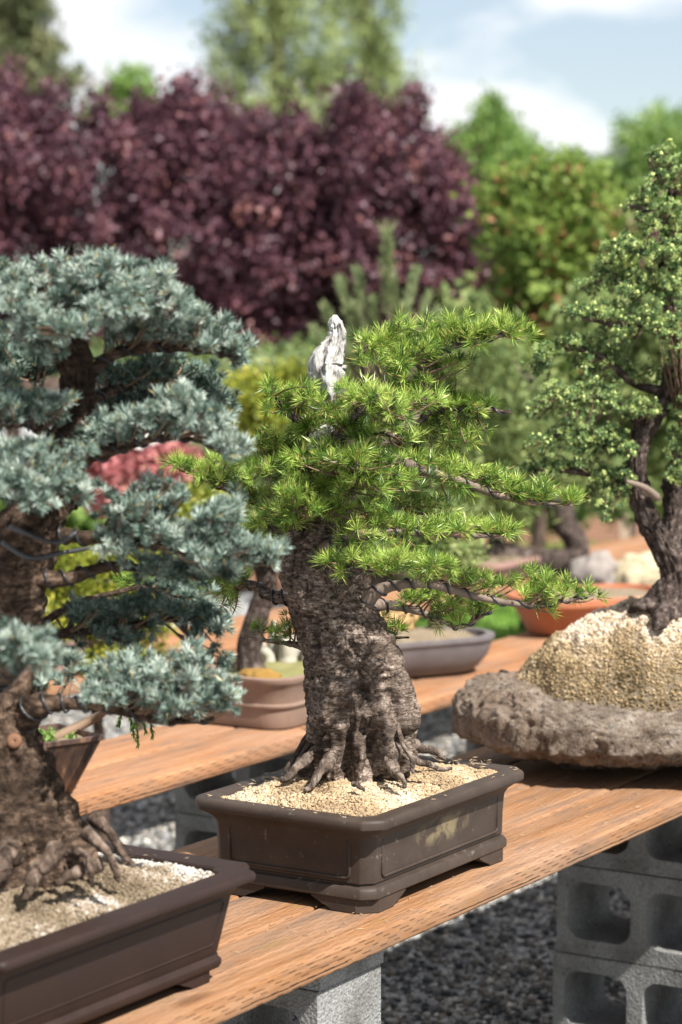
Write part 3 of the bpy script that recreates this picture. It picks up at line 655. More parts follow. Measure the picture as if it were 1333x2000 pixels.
def twigs(Q, P, r0, r1, rg, sag=.0, seg=4):
    """thin three-sided tapering twigs from Q to P; also returns points along them"""
    n = len(P); mid = (P + Q) / 2 + rg.normal(size=(n, 3)) * (np.linalg.norm(P - Q, axis=1) * .12)[:, None]; mid[:, 2] -= sag * np.linalg.norm(P - Q, axis=1)
    u = np.linspace(0, 1, seg)[None, :, None]; c = Q[:, None] * (1 - u) ** 2 + 2 * mid[:, None] * u * (1 - u) + P[:, None] * u ** 2
    d = P - Q; d /= np.linalg.norm(d, axis=1)[:, None] + 1e-9; s = np.cross(d, [.3, .2, .9]); s /= np.linalg.norm(s, axis=1)[:, None] + 1e-9; t = np.cross(d, s)
    rad = (r0 + (r1 - r0) * u[..., 0])[:, :, None, None]; k = np.arange(3) * 2.094
    ring = np.cos(k)[None, None, :, None] * s[:, None, None] + np.sin(k)[None, None, :, None] * t[:, None, None]
    V = (c[:, :, None] + ring * rad).reshape(-1, 3)
    i = (np.arange(n)[:, None, None] * seg + np.arange(seg - 1)[None, :, None]) * 3; j = np.arange(3)[None, None]
    F = np.stack([i + j, i + (j + 1) % 3, i + 3 + (j + 1) % 3, i + 3 + j], -1).reshape(-1, 4)
    return V, F, c
def in_ell(n, rg, flat_top=True):
    v = rg.normal(size=(n, 3)); v /= np.linalg.norm(v, axis=1)[:, None]; return v * (rg.random(n)[:, None] ** .42)
def limb(pts, Y0, n=28):                 # rows (px, py, dY, radius m) -> centre line in the place and radii
    W = np.array([[*at(x, y, Y0 + d), r] for x, y, d, r in pts]); S = spline(W, n); return S[:, :3], S[:, 3]
def branch(root, Y0, pts, ells, mat, nmat, rg, den=1.0, L=.027, w=.00075, nn=34, spread=1.25, wire=True, tb=.5, tvar=.2, dead=.03, upw=.55, twr=.0016, ks=9, label=None, tpt=4, tiles=1.0, extra=None):
    P, rad = limb(pts, Y0); q = rad * (1 + .16 * fbm(np.column_stack([np.arange(len(P)) * .7, rad * 0, rad * 0 + pts[0][0]]), 2, 3))
    k = ks; jit = 1 + .14 * vnoise(np.column_stack([np.repeat(np.arange(len(P)) * .9, k), np.tile(np.arange(k) * 1.3, len(P)), np.zeros(len(P) * k)]), int(pts[0][0])).reshape(len(P), k)
    V, F = sweep(P, q[:, None] * jit, k); b = mk('branch', V, tidy(V, F), mat, root)
    if label: b['label'] = label
    if wire:
        turns = np.linalg.norm(np.diff(P, axis=0), axis=1).sum() / .034; m = int(turns * 12) + 12; S = spline(np.column_stack([P, rad]), m); T, N, B = frames(S[:, :3])
        ph = np.linspace(0, turns * 2 * math.pi, m) + 1; hp = S[:, :3] + (np.cos(ph)[:, None] * N + np.sin(ph)[:, None] * B) * (S[:, 3] * 1.02 + .0016)[:, None]
        V, F = sweep(hp[3:-2], np.full(m - 5, .0019), 5); mk('wire', V, tidy(V, F), M['wire'], b)
    if ells:
        TP = []
        for e in ells:
            cx, cy, rx, ry = e[:4]; dy = e[4] if len(e) > 4 else np.interp(cx, sorted(p[0] for p in pts), [p[2] for p in sorted(pts)]); rd = e[5] if len(e) > 5 else None
            c = at(cx, cy, Y0 + dy); sc = (Y0 + dy) / FPX; rdm = rd if rd else .5 * rx * sc + .03
            n = max(3, int(den * (rx * ry) / 330)); p = in_ell(n, rg) * [rx * sc * .9, rdm, ry * sc * .98] + c; TP.append(p)
        TP = np.concatenate(TP); D = np.linalg.norm(TP[:, None] - P[None], axis=2); Q = P[np.clip(D.argmin(1) - rg.integers(1, 4, len(TP)), 0, len(P) - 1)]
        V, F, c = twigs(Q, TP, twr * 1.5, twr * .7, rg, .06); tw_ = (V, F)
        us = np.linspace(1, .35, tpt); tp, ta = [], []
        for u in us:
            pos = Q * (1 - u) ** 2 + 2 * ((P[0] * 0) + c[:, 1]) * u * (1 - u) + TP * u ** 2 if False else Q + (TP - Q) * u
            keep = (np.linalg.norm(TP - Q, axis=1) * (1 - u) < .075) | (u == 1)
            off = rg.normal(size=pos.shape) * (.006 if u < 1 else .002); off[:, 2] = np.abs(off[:, 2])
            d = (TP - Q); d = d / (np.linalg.norm(d, axis=1)[:, None] + 1e-9)
            a = np.array([0, 0, 1.0]) * upw + d * (.35 if u < 1 else .75) + rg.normal(size=pos.shape) * .48; a /= np.linalg.norm(a, axis=1)[:, None]
            tp.append((pos + off)[keep]); ta.append(a[keep])
        tp = np.concatenate(tp); ta = np.concatenate(ta)
        V, F = tw_; mk('twigs', V, F, M['twig'], b, kind='stuff')
        V, F, T = tufts(tp, ta, nn, L, w, spread, rg, dead, tb, tvar); mk('needles', V, F, nmat, b, tint=T, smooth=False, kind='stuff')
        return b, tp, ta
    return b, None, None

def trunk_mesh(rows, Y0, k=150, n=300, base_ridges=(), seed=1, wr=.004, rough=.003, flare=.03, zst=90, tilt=0.0):
    P, rad = limb(rows, Y0, n); th = np.arange(k) * 2 * math.pi / k; L = np.concatenate([[0], np.cumsum(np.linalg.norm(np.diff(P, axis=0), axis=1))])
    ring = np.repeat(rad[:, None], k, 1); S = np.repeat(L[:, None], k, 1); TH = np.repeat(th[None], n, 0)
    for i_, (a, wdt, amp, h) in enumerate(base_ridges):                  # root buttresses, wandering as they climb
        wv = vnoise(np.stack([L * 14, np.full(n, i_ * 3.7), np.full(n, seed)], -1), seed)[:, None]
        dth = (TH - a - S * 1.5 - wv * .22 + math.pi) % (2 * math.pi) - math.pi; up_ = np.clip(1 - S / (h * 1.6), 0, 1) ** 1.4
        ring = ring * (1 + amp * 1.5 * (np.exp(-(dth / wdt) ** 2) - .16) * up_)
    TH0 = TH; W1 = fbm(np.stack([np.cos(TH).ravel() * 1.4, np.sin(TH).ravel() * 1.4, S.ravel() * 5], -1), 3, seed + 40).reshape(n, k); S0 = S; S = S + W1 * .035; cx, sx = np.cos(TH), np.sin(TH); f = lambda a, b: np.stack([(cx * a).ravel(), (sx * a).ravel(), ((S + tilt * cx * .05) * b).ravel()], -1)
    tw_ = TH + S0 * 2.6; ring = ring * (1 + .085 * (ridged(np.stack([np.cos(tw_).ravel() * 1.5, np.sin(tw_).ravel() * 1.5, S0.ravel() * 3.2], -1), 3, seed + 71) - .75).reshape(n, k))
    ring = ring + (fbm(f(1.7, 9), 3, seed) * .12 * ring.ravel() + (ridged(f(3.0, zst * .6), 3, seed + 5) - .6) * wr * .5 * np.clip(.05 + 1.1 * vnoise(f(1.4, 8), seed + 3), 0, .9) + (ridged(f(3.4, 20), 4, seed + 61) - .7) * wr * .9 + fbm(f(7, 60), 4, seed + 9) * rough * 1.2 + (ridged(f(4.5, 10), 2, seed + 31) - .6) * wr * 2.6 * np.exp(-S0.ravel() / .18)).reshape(n, k)
    cr_ = np.clip(ridged(f(4.2, zst * .22), 3, seed + 21) - 1.15, 0, 1).reshape(n, k); ring = ring - cr_ * wr * 2.6
    return sweep(P, ring, k)
def rootlet(root, pts, Y0, mat, name='root', fat=.86):
    n, k = 44, 14; P, r = limb(pts, Y0, n); r = r * fat; q = int(pts[0][0]); P = P + np.stack([vnoise(np.stack([np.arange(n) * .16 + q, np.full(n, j * 7.), np.zeros(n)], -1), 3) for j in range(3)], -1) * r.mean() * .45
    th = np.arange(k) * 2 * math.pi / k; f = np.stack([np.tile(np.cos(th), n) + q, np.tile(np.sin(th), n), np.repeat(np.arange(n) * .10, k)], -1)
    jit = 1 + .30 * fbm(f * 1.2, 3, 5) + .14 * (ridged(f * [2.4, 2.4, .8], 2, 6) - .6); V, F = sweep(P, r[:, None] * jit.reshape(n, k), k); return mk(name, V, tidy(V, F), mat, root)

# --- middle tree
YC = 4.10; s = YC / FPX; px = lambda v: v * s
rg = np.random.default_rng(101)
CT = thing('bonsai_tree', 'bright green needled bonsai with thick craggy trunk and white dead tip', 'bonsai tree', at(690, 1500, YC))
rows = [(690, 1545, 0, px(135)), (692, 1500, 0, px(117)), (704, 1455, 0, px(108)), (713, 1400, 0, px(108)), (699, 1340, 0, px(99)), (673, 1270, 0, px(85)), (650, 1200, 0, px(75)), (634, 1140, 0, px(74)), (622, 1090, 0, px(67)),
        (622, 1040, 0, px(56)), (640, 970, 0, px(46)), (655, 900, 0, px(40)), (654, 830, 0, px(35)), (650, 770, 0, px(33))]
V, F = trunk_mesh(rows, YC, 170, 340, [(.1, .30, .34, .16), (.75, .14, .18, .09), (1.2, .32, .38, .18), (1.95, .16, .2, .09), (2.4, .30, .36, .16), (3.0, .12, .2, .08), (3.45, .30, .42, .18), (4.0, .14, .22, .10), (4.5, .34, .42, .19), (5.1, .13, .2, .09), (5.55, .30, .38, .17), (6.0, .12, .15, .08)], 3, .0048, .0036, tilt=1.2)
def fins(V, P, Y0, specs):               # buttresses (+) and hollows (-) along lines on the near side of the stem
    V = V.copy(); ax = np.interp(V[:, 2], P[::1, 2], P[:, 0]); ay = np.interp(V[:, 2], P[:, 2], P[:, 1]); out = np.stack([V[:, 0] - ax, V[:, 1] - ay, V[:, 0] * 0], -1); out /= np.linalg.norm(out, axis=1)[:, None] + 1e-9; near = np.clip(.35 - out[:, 1] * 1.6, 0, 1); D = np.zeros(len(V))
    for pts, w, amp in specs:
        S = spline(np.array([at(x, y, Y0)[[0, 2]] for x, y in pts]), 40); wob = 1 + .35 * vnoise(V * 40, 3)
        d = np.min(np.hypot(V[:, None, 0] - S[None, :, 0], V[:, None, 2] - S[None, :, 1]), 1); D += amp * np.exp(-(d / (w * wob)) ** 2)
    return V + out * (D * near)[:, None]
AXC = np.array([at(x, y, YC) for x, y, _, _ in rows])
V = fins(V, AXC, YC, [([(655, 1335), (637, 1400), (622, 1460), (603, 1530)], .020, .026), ([(735, 1370), (750, 1430), (770, 1490), (784, 1535)], .018, .024), ([(742, 1262), (778, 1315), (802, 1370), (808, 1405)], .030, .020),
    ([(692, 1420), (703, 1465), (702, 1520)], .011, .012), ([(668, 1372), (674, 1440), (664, 1520)], .015, -.020), ([(714, 1410), (730, 1470), (742, 1525)], .011, -.015), ([(782, 1432), (800, 1442), (815, 1440)], .013, -.016), ([(612, 1420), (600, 1470), (580, 1525)], .012, .014),
    ([(585, 1280), (640, 1310), (700, 1290), (750, 1250)], .0045, -.006), ([(590, 1322), (650, 1345), (720, 1330), (780, 1300)], .005, -.007), ([(575, 1230), (630, 1250), (690, 1225), (725, 1205)], .004, -.005), ([(735, 1300), (760, 1350), (770, 1400), (760, 1440)], .006, -.009), ([(640, 1260), (700, 1265), (750, 1300)], .009, .006), ([(570, 1190), (640, 1200), (700, 1180)], .004, -.004)])
mk('trunk', V, tidy(V, F), M['bark_c'], CT)
# bleached dead tip
P, rad = limb([(648, 800, -.004, px(24)), (644, 745, -.004, px(33)), (641, 708, 0, px(33)), (655, 672, 0, px(21)), (659, 645, 0, px(15)), (655, 628, 0, px(12)), (656, 615, 0, px(3))], YC, 90)
k = 60; th = np.arange(k) * 2 * math.pi / k; f = np.stack([np.tile(np.cos(th) * 2.2, 90), np.tile(np.sin(th) * 2.2, 90), np.repeat(np.arange(90) * .032, k)], -1)
ring = rad[:, None] * (1 + .34 * (ridged(f * 1.2, 3, 4) - .8).reshape(90, k) + .09 * fbm(f * [2, 2, 9], 3, 7).reshape(90, k))
V, F = sweep(P, ring, k); mk('dead_tip', V, tidy(V, F), M['deadwood'], CT)
P, rad = limb([(606, 880, -.03, px(8)), (622, 852, -.03, px(15)), (645, 838, -.03, px(13)), (655, 812, -.02, px(8))], YC, 40)
ring = rad[:, None] * (1 + .3 * fbm(f[:40 * k] * 3, 3, 17).reshape(40, k)); V, F = sweep(P, ring, k); mk('dead_wood', V, tidy(V, F), M['deadwood'], CT)
for pts in ([(630, 1450, -.03, px(12)), (600, 1482, -.068, px(11)), (574, 1505, -.085, px(10)), (545, 1526, -.09, px(5))],
            [(655, 1470, -.06, px(15)), (636, 1495, -.10, px(15)), (618, 1515, -.122, px(11)), (596, 1545, -.14, px(5))],
            [(750, 1470, -.06, px(14)), (768, 1495, -.10, px(13)), (780, 1516, -.122, px(9)), (795, 1540, -.135, px(4))],
            [(770, 1450, -.03, px(14)), (800, 1475, -.065, px(11)), (826, 1490, -.06, px(8)), (885, 1504, -.05, px(4))],
            [(775, 1415, -.065, px(6)), (790, 1460, -.095, px(6)), (805, 1482, -.105, px(6)), (806, 1510, -.11, px(4))],
            [(790, 1450, .01, px(17)), (835, 1464, .02, px(11)), (872, 1484, .02, px(5))],
            [(690, 1530, -.15, px(5)), (700, 1533, -.16, px(6)), (712, 1545, -.165, px(3))],
            [(605, 1430, .0, px(5)), (582, 1465, -.03, px(6)), (564, 1497, -.045, px(5)), (556, 1520, -.05, px(3))],
            [(612, 1445, -.02, px(5)), (590, 1475, -.05, px(5)), (578, 1502, -.07, px(5)), (574, 1524, -.075, px(3))]):
    rootlet(CT, pts, YC, M['root_c'])
kw = dict(mat=M['bark_c'], nmat=M['needle_c'], rg=rg, den=1.95, nn=34, upw=.55, L=.0242, w=.00062, tvar=.31, dead=.05)
br = lambda pts, ells, **k2: branch(CT, YC, [(x, y, d, px(r)) for x, y, d, r in pts], ells, **{**kw, **k2})
br([(655, 905, 0, 26), (715, 872, 0, 22), (785, 838, .01, 17), (828, 770, .02, 13), (845, 690, .02, 9)], [(800, 760, 70, 28, .02)], wire=False)
br([(845, 700, .02, 10), (787, 703, .0, 9), (742, 681, -.02, 7), (700, 690, -.03, 4)], [(800, 660, 60, 26), (735, 675, 55, 24), (712, 668, 30, 14), (790, 632, 22, 10), (760, 728, 60, 26, -.06)])
br([(845, 690, .02, 10), (900, 672, .0, 7), (1000, 652, -.02, 3)], [(860, 640, 62, 28), (930, 632, 66, 28), (990, 648, 48, 24), (900, 668, 70, 22), (1025, 655, 18, 10)])
br([(790, 840, .03, 11), (850, 800, .05, 8), (930, 800, .04, 5), (1000, 805, .02, 3)], [(870, 790, 80, 28), (950, 800, 60, 24), (850, 740, 75, 30, .08), (890, 850, 75, 26, .05), (930, 872, 40, 14, .03)], tb=.42)
br([(660, 880, -.03, 12), (690, 820, -.10, 9), (720, 790, -.17, 5), (740, 770, -.2, 3)], [(705, 772, 75, 24, -.14), (755, 800, 80, 34, -.16), (820, 790, 55, 30, -.1), (625, 790, 50, 18, -.1)], tb=.55)
br([(640, 880, -.01, 11), (590, 825, -.03, 8), (550, 800, -.04, 5), (530, 760, -.05, 3)], [(555, 790, 50, 32, -.05), (595, 772, 50, 20, -.08), (530, 760, 14, 30, -.05), (590, 830, 50, 24, -.02)])
br([(622, 950, .0, 12), (560, 910, -.02, 8), (500, 900, -.03, 4)], [(560, 870, 66, 30), (520, 915, 60, 36), (590, 925, 60, 34, -.06), (500, 860, 40, 24)])
br([(645, 970, -.04, 12), (670, 935, -.12, 8), (700, 905, -.2, 4)], [(650, 895, 85, 34, -.13), (730, 905, 75, 38, -.15), (700, 950, 90, 30, -.12), (790, 945, 60, 30, -.1), (620, 960, 50, 26, -.1)], tb=.52)
br([(700, 890, .0, 17), (765, 897, .0, 13), (832, 920, .0, 10), (900, 940, .0, 8), (1000, 975, .0, 5), (1120, 988, -.01, 2.5)], [(850, 905, 60, 28, .03), (930, 930, 66, 28), (1010, 958, 66, 26), (1075, 968, 55, 22), (1120, 982, 26, 13), (880, 960, 60, 16)], mat=M['twig_pale'], tb=.46)
br([(635, 1070, -.05, 13), (700, 1045, -.13, 10), (800, 1040, -.14, 7), (900, 1045, -.1, 5), (1005, 1050, -.06, 3)], [(740, 1030, 66, 30), (810, 1045, 66, 30), (900, 1035, 66, 26), (975, 1035, 52, 24), (1010, 1045, 26, 16), (700, 1070, 45, 24)], mat=M['twig_pale'], tb=.55)
br([(650, 1115, -.06, 12), (700, 1110, -.15, 9), (770, 1105, -.2, 5), (850, 1110, -.2, 3)], [(690, 1100, 62, 26), (770, 1100, 75, 28), (850, 1112, 62, 22), (625, 1095, 36, 12, -.14)], tb=.5)
br([(690, 1190, -.01, 22), (735, 1156, -.03, 13), (790, 1141, -.03, 10), (850, 1142, -.02, 9), (930, 1165, .0, 7), (1030, 1182, .0, 5), (1100, 1175, .0, 3.4), (1160, 1162, .0, 2)], [(950, 1140, 62, 24), (1040, 1140, 66, 26), (1110, 1150, 50, 20), (1155, 1160, 22, 10), (885, 1115, 50, 18), (1060, 1190, 30, 14)], mat=M['twig_pale'], tb=.5, label='long low branch with pale bark bound in black wire')
br([(715, 1180, .02, 14), (780, 1185, .06, 9), (850, 1205, .08, 6), (900, 1225, .08, 4), (965, 1190, .08, 2)], [(830, 1165, 62, 20), (900, 1185, 70, 22), (950, 1175, 45, 16), (880, 1215, 40, 12)], mat=M['twig_pale'], tb=.38)
br([(590, 1010, .03, 12), (520, 985, .06, 8), (440, 955, .08, 5), (360, 915, .08, 3)], [(380, 915, 42, 28), (430, 945, 62, 32), (500, 975, 56, 32), (440, 900, 45, 16), (345, 905, 16, 14)], tb=.52)
br([(575, 1165, .0, 16), (535, 1165, .01, 12), (480, 1140, .03, 8), (400, 1150, .04, 5), (260, 1145, .04, 3)], [(300, 1150, 66, 22), (390, 1160, 60, 24), (460, 1140, 50, 20), (240, 1140, 26, 14), (430, 1190, 60, 14)], tb=.42)
br([(600, 1050, -.02, 12), (545, 1035, -.06, 8), (480, 1045, -.06, 4)], [(540, 1020, 62, 28), (500, 1060, 50, 26), (600, 1005, 45, 24, -.1)], tb=.5)
br([(590, 1262, .0, 8), (550, 1255, .02, 5), (470, 1245, .02, 2)], [(520, 1235, 42, 12), (560, 1220, 22, 14)], wire=False, tb=.25)
br([(715, 1235, .03, 8), (750, 1245, .06, 4), (800, 1245, .06, 2)], [(760, 1232, 40, 18), (740, 1215, 20, 10)], wire=False, tb=.2)
br([(680, 900, .04, 12), (740, 850, .12, 8), (840, 830, .16, 5)], [(730, 820, 90, 40, .14), (830, 850, 80, 40, .16), (600, 860, 60, 40, .12), (790, 890, 60, 20, .14)], wire=False, tb=.35)
br([(640, 1010, .03, 12), (700, 1000, .12, 8), (800, 990, .16, 4)], [(760, 975, 70, 24, .14), (850, 1000, 60, 20, .15), (560, 960, 60, 24, .14)], wire=False, tb=.32)

br([(655, 850, -.03, 10), (700, 840, -.08, 7), (770, 850, -.12, 4)], [(720, 850, 70, 26, -.1), (790, 860, 50, 20, -.08), (680, 830, 50, 20, -.1)], wire=False)
br([(640, 960, -.03, 10), (600, 980, -.10, 7), (570, 1000, -.13, 4)], [(585, 960, 50, 26, -.12), (640, 1000, 60, 22, -.13), (700, 1010, 50, 18, -.13), (560, 1010, 40, 20, -.1)], wire=False)
br([(830, 775, .02, 7), (820, 720, .0, 5), (800, 700, -.04, 3)], [(830, 700, 60, 22, -.02), (780, 720, 55, 22, -.05), (890, 700, 50, 18, .02)], wire=False, tb=.4)

# --- left tree
YL = 3.36; s = YL / FPX
rg = np.random.default_rng(202)
LT = thing('bonsai_tree', 'blue grey needled bonsai in the notched pot at left', 'bonsai tree', at(70, 1690, YL))
rows = [(45, 1740, 0, px(195)), (45, 1690, 0, px(172)), (38, 1640, 0, px(138)), (20, 1560, .0, px(110)), (5, 1490, .0, px(90)), (0, 1420, 0, px(74)), (10, 1330, 0, px(66)), (10, 1240, 0, px(64)), (20, 1150, 0, px(70)), (50, 1060, 0, px(62)),
        (95, 960, 0, px(50)), (130, 870, 0, px(38)), (148, 790, 0, px(30)), (148, 720, 0, px(32)), (125, 665, 0, px(26)), (80, 620, 0, px(20)), (45, 595, 0, px(12))]
V, F = trunk_mesh(rows, YL, 150, 330, [(.2, .2, .3, .12), (.9, .16, .3, .1), (1.7, .2, .3, .12), (2.6, .2, .3, .12), (3.4, .2, .34, .12), (4.0, .16, .3, .10), (4.5, .22, .4, .13), (5.0, .15, .34, .1), (5.5, .2, .4, .12), (5.95, .14, .3, .09)], 13, .0035, .003, zst=55, tilt=1)
mk('trunk', V, tidy(V, F), M['bark_l'], LT)
for pts in ([(180, 1590, -.05, px(22)), (215, 1630, -.07, px(15)), (240, 1670, -.08, px(11)), (262, 1690, -.08, px(7))], [(170, 1620, -.09, px(20)), (205, 1660, -.11, px(13)), (225, 1700, -.12, px(11)), (232, 1725, -.12, px(7))],
            [(140, 1660, -.12, px(16)), (165, 1665, -.14, px(9)), (178, 1700, -.15, px(8)), (180, 1735, -.15, px(5))], [(110, 1660, -.12, px(30)), (80, 1690, -.15, px(24)), (62, 1730, -.17, px(18)), (50, 1755, -.18, px(9))],
            [(190, 1690, -.10, px(20)), (150, 1705, -.14, px(18)), (110, 1722, -.15, px(10))], [(20, 1660, -.12, px(40)), (0, 1700, -.15, px(30)), (-20, 1740, -.17, px(14))]):
    rootlet(LT, pts, YL, M['root_l'], fat=.68)
P, rad = limb([(28, 1447, -.056, px(16)), (28, 1447, -.060, px(12)), (28, 1447, -.0604, px(2))], YL, 6); V, F = sweep(P, rad, 14); mk('branch_scar', V, tidy(V, F), M['cutwood'], LT)
kw = dict(mat=M['bark_l'], nmat=M['needle_l'], rg=rg, L=.0165, w=.0009, nn=40, spread=1.25, den=2.9, dead=.03, upw=.6, tb=.40, tvar=.27, tpt=5)
br = lambda pts, ells, **k2: branch(LT, YL, [(x, y, d, px(r)) for x, y, d, r in pts], ells, **{**kw, **k2})
br([(110, 650, .0, 16), (170, 620, -.03, 10), (260, 600, -.06, 6), (330, 590, -.06, 3)], [(190, 525, 90, 34, -.05), (190, 570, 90, 34, -.07), (280, 560, 80, 40, -.06), (60, 600, 80, 26, -.06), (120, 540, 70, 36, -.05), (330, 600, 55, 34, -.04), (230, 610, 80, 30, -.1)], tb=.58)
br([(60, 610, .0, 14), (20, 580, -.03, 8), (-40, 560, -.05, 4)], [(40, 535, 70, 34, -.04), (-30, 560, 60, 50, -.04), (30, 590, 50, 30, -.1)], tb=.56)
br([(140, 690, .0, 14), (90, 660, -.08, 9), (60, 640, -.14, 5)], [(40, 640, 60, 32, -.12), (100, 690, 40, 22, -.1), (160, 650, 30, 24, -.14)], tb=.5)
br([(165, 740, .0, 16), (230, 690, .02, 11), (340, 680, .02, 8), (430, 690, .02, 6), (480, 700, .02, 3)], [(300, 640, 80, 30), (390, 630, 60, 34), (250, 600, 70, 30), (340, 610, 60, 26), (430, 665, 55, 34), (475, 690, 26, 30), (350, 660, 70, 24)], tb=.55)
br([(160, 790, .02, 13), (230, 760, .08, 9), (320, 740, .12, 6), (410, 760, .12, 3)], [(230, 735, 55, 26), (310, 720, 66, 30), (390, 745, 52, 30), (430, 780, 30, 20), (330, 690, 60, 18, .12)], tb=.28)
br([(120, 870, -.02, 14), (60, 830, -.08, 9), (-20, 830, -.1, 5)], [(50, 790, 70, 30, -.08), (120, 800, 40, 30, -.08), (-20, 800, 60, 40, -.08), (20, 740, 40, 16, .05)], tb=.45)
br([(120, 910, .0, 16), (190, 890, -.04, 12), (270, 865, -.06, 9), (350, 855, -.06, 6), (470, 880, -.05, 3)], [(230, 835, 66, 28), (320, 810, 70, 34), (400, 830, 60, 36), (450, 870, 46, 34), (360, 775, 50, 22), (190, 850, 40, 24)], tb=.55)
br([(80, 1000, -.04, 16), (40, 960, -.12, 11), (-30, 950, -.16, 6)], [(60, 900, 80, 34, -.14), (120, 930, 70, 36, -.14), (20, 950, 90, 36, -.18), (-20, 890, 50, 40, -.14), (150, 880, 40, 24, -.1), (150, 955, 70, 26, -.15), (60, 985, 60, 22, -.18)], tb=.52)
br([(90, 1040, -.02, 18), (170, 1050, -.04, 13), (280, 1060, -.06, 10), (400, 1080, -.06, 6), (540, 1090, -.05, 3)], [(260, 990, 60, 36), (330, 970, 55, 40), (300, 1040, 80, 34), (420, 1020, 60, 40), (480, 1070, 60, 40), (530, 1090, 36, 26), (400, 1090, 70, 34), (230, 1080, 60, 24), (440, 1000, 40, 40)], tb=.5)
br([(60, 1130, -.02, 22), (130, 1130, -.02, 15), (220, 1105, .0, 11), (330, 1120, .02, 7), (450, 1120, .03, 3)], [(340, 1120, 80, 22), (440, 1115, 60, 24)], tb=.35)
br([(40, 1270, .0, 22), (110, 1240, .04, 12), (220, 1230, .07, 9), (330, 1210, .08, 6), (430, 1210, .08, 3)], [(200, 1190, 60, 26), (290, 1175, 66, 28), (370, 1200, 60, 30), (420, 1230, 40, 24), (250, 1240, 60, 22)], tb=.3)
br([(40, 1400, -.02, 36), (85, 1375, -.05, 22), (135, 1375, -.05, 14), (210, 1380, -.05, 11), (310, 1405, -.05, 9), (420, 1405, -.05, 5)], [(230, 1310, 80, 34, -.06), (320, 1310, 80, 40, -.06), (400, 1330, 60, 40, -.06), (300, 1370, 80, 24, -.08), (440, 1360, 46, 34, -.05), (200, 1355, 50, 26, -.1), (120, 1280, 66, 24, .02), (380, 1280, 50, 26)], tb=.52, label='lowest branch wound with thick black wire')
br([(-10, 1330, -.1, 24), (30, 1300, -.28, 14), (60, 1275, -.36, 7)], [(40, 1255, 66, 30, -.36), (90, 1290, 50, 22, -.36), (0, 1300, 50, 36, -.36)], tb=.6)
br([(130, 850, .05, 12), (60, 740, .10, 7), (-20, 730, .12, 4)], [(40, 715, 80, 30, .12), (-20, 690, 60, 40, .12), (90, 690, 50, 20, .1)], tb=.22, wire=False)
br([(140, 880, .06, 12), (260, 800, .12, 8), (400, 800, .14, 4)], [(300, 780, 110, 34, .14), (420, 790, 60, 34, .13), (220, 800, 60, 30, .12)], tb=.24, wire=False)
br([(90, 1000, .06, 14), (150, 990, .10, 6)], [(110, 990, 60, 24, .1)], tb=.24, wire=False)
br([(30, 1250, .06, 14), (150, 1180, .12, 8), (300, 1140, .14, 4)], [(380, 1160, 70, 24, .13), (200, 1240, 80, 20, .12), (450, 1290, 36, 24, .06)], tb=.24, wire=False)
for pts in ([(20, 1030, -.06, px(5)), (60, 1045, -.085, px(5)), (110, 1060, -.09, px(5)), (150, 1040, -.08, px(5))], [(5, 1060, -.06, px(5)), (60, 1090, -.09, px(6)), (120, 1080, -.085, px(5)), (180, 1070, -.06, px(4))]):
    P, r = limb(pts, YL, 24); V, F = sweep(P, r, 6); mk('wire', V, tidy(V, F), M['wire'], LT)

# --- right tree on the mound
YR = SLC[1] - .03; s = YR / FPX
rg = np.random.default_rng(303)
RT = thing('bonsai_tree', 'tall bonsai with small pale tipped needles growing on the rock mound', 'bonsai tree', at(1305, 1205, YR))
rows = [(1295, 1225, 0, px(66)), (1300, 1190, 0, px(48)), (1318, 1130, 0, px(31)), (1300, 1075, 0, px(28)), (1265, 1010, 0, px(26)), (1247, 950, 0, px(23)), (1245, 890, 0, px(22)), (1262, 835, 0, px(22)), (1300, 775, 0, px(22)), (1320, 720, 0, px(22)), (1322, 665, 0, px(20)), (1308, 590, 0, px(16)), (1298, 520, 0, px(11)), (1305, 430, 0, px(7)), (1322, 330, 0, px(4))]
rows = [(x, y, d, r * (.85 if y < 1150 else 1)) for x, y, d, r in rows]
V, F = trunk_mesh(rows, YR, 70, 260, [(a, .25, .35, .05) for a in (.4, 1.6, 2.9, 4.2, 5.2)], 23, .003, .004, zst=30)
mk('trunk', V, tidy(V, F), M['bark_r'], RT)
V, F = trunk_mesh([(1300, 1085, .02, px(20)), (1318, 1020, .05, px(20)), (1316, 955, .07, px(18)), (1330, 890, .07, px(15)), (1360, 800, .07, px(11))], YR, 40, 90, [], 29, .003, .004, zst=30); mk('second_stem', V, tidy(V, F), M['bark_r'], RT)
P, r = limb([(1285, 972, -.02, px(9)), (1258, 952, -.05, px(7)), (1224, 940, -.07, px(4))], YR, 14); V, F = sweep(P, r, 8); mk('dead_stub', V, tidy(V, F), M['twig_pale'], RT)
for pts in ([(1275, 1180, -.02, px(20)), (1250, 1185, -.03, px(12)), (1228, 1192, -.03, px(5))], [(1300, 1190, -.05, px(24)), (1290, 1215, -.08, px(14)), (1280, 1235, -.09, px(5))]): rootlet(RT, pts, YR, M['bark_r'])
kw = dict(mat=M['bark_r'], nmat=M['needle_r'], rg=rg, L=.0105, w=.0010, nn=30, spread=1.5, den=3.9, dead=.01, upw=.35, wire=False, tb=.45, tvar=.3, tpt=7, twr=.0014)
def br(pts, ells, **k2):
    b, tp, ta = branch(RT, YR, [(x, y, d, px(r)) for x, y, d, r in pts], ells, **{**kw, **k2})
    sel = rg.random(len(tp)) < .22; P2 = tp[sel] + ta[sel] * .008                     # fresh pale buds at the shoot tips
    V, F, T = grains(P2, .0042 * (.6 + .6 * rg.random(len(P2))), rg, 1.1, .8 + .2 * rg.random(len(P2))); mk('buds', V, F, M['needle_r'], b, tint=T, kind='stuff')
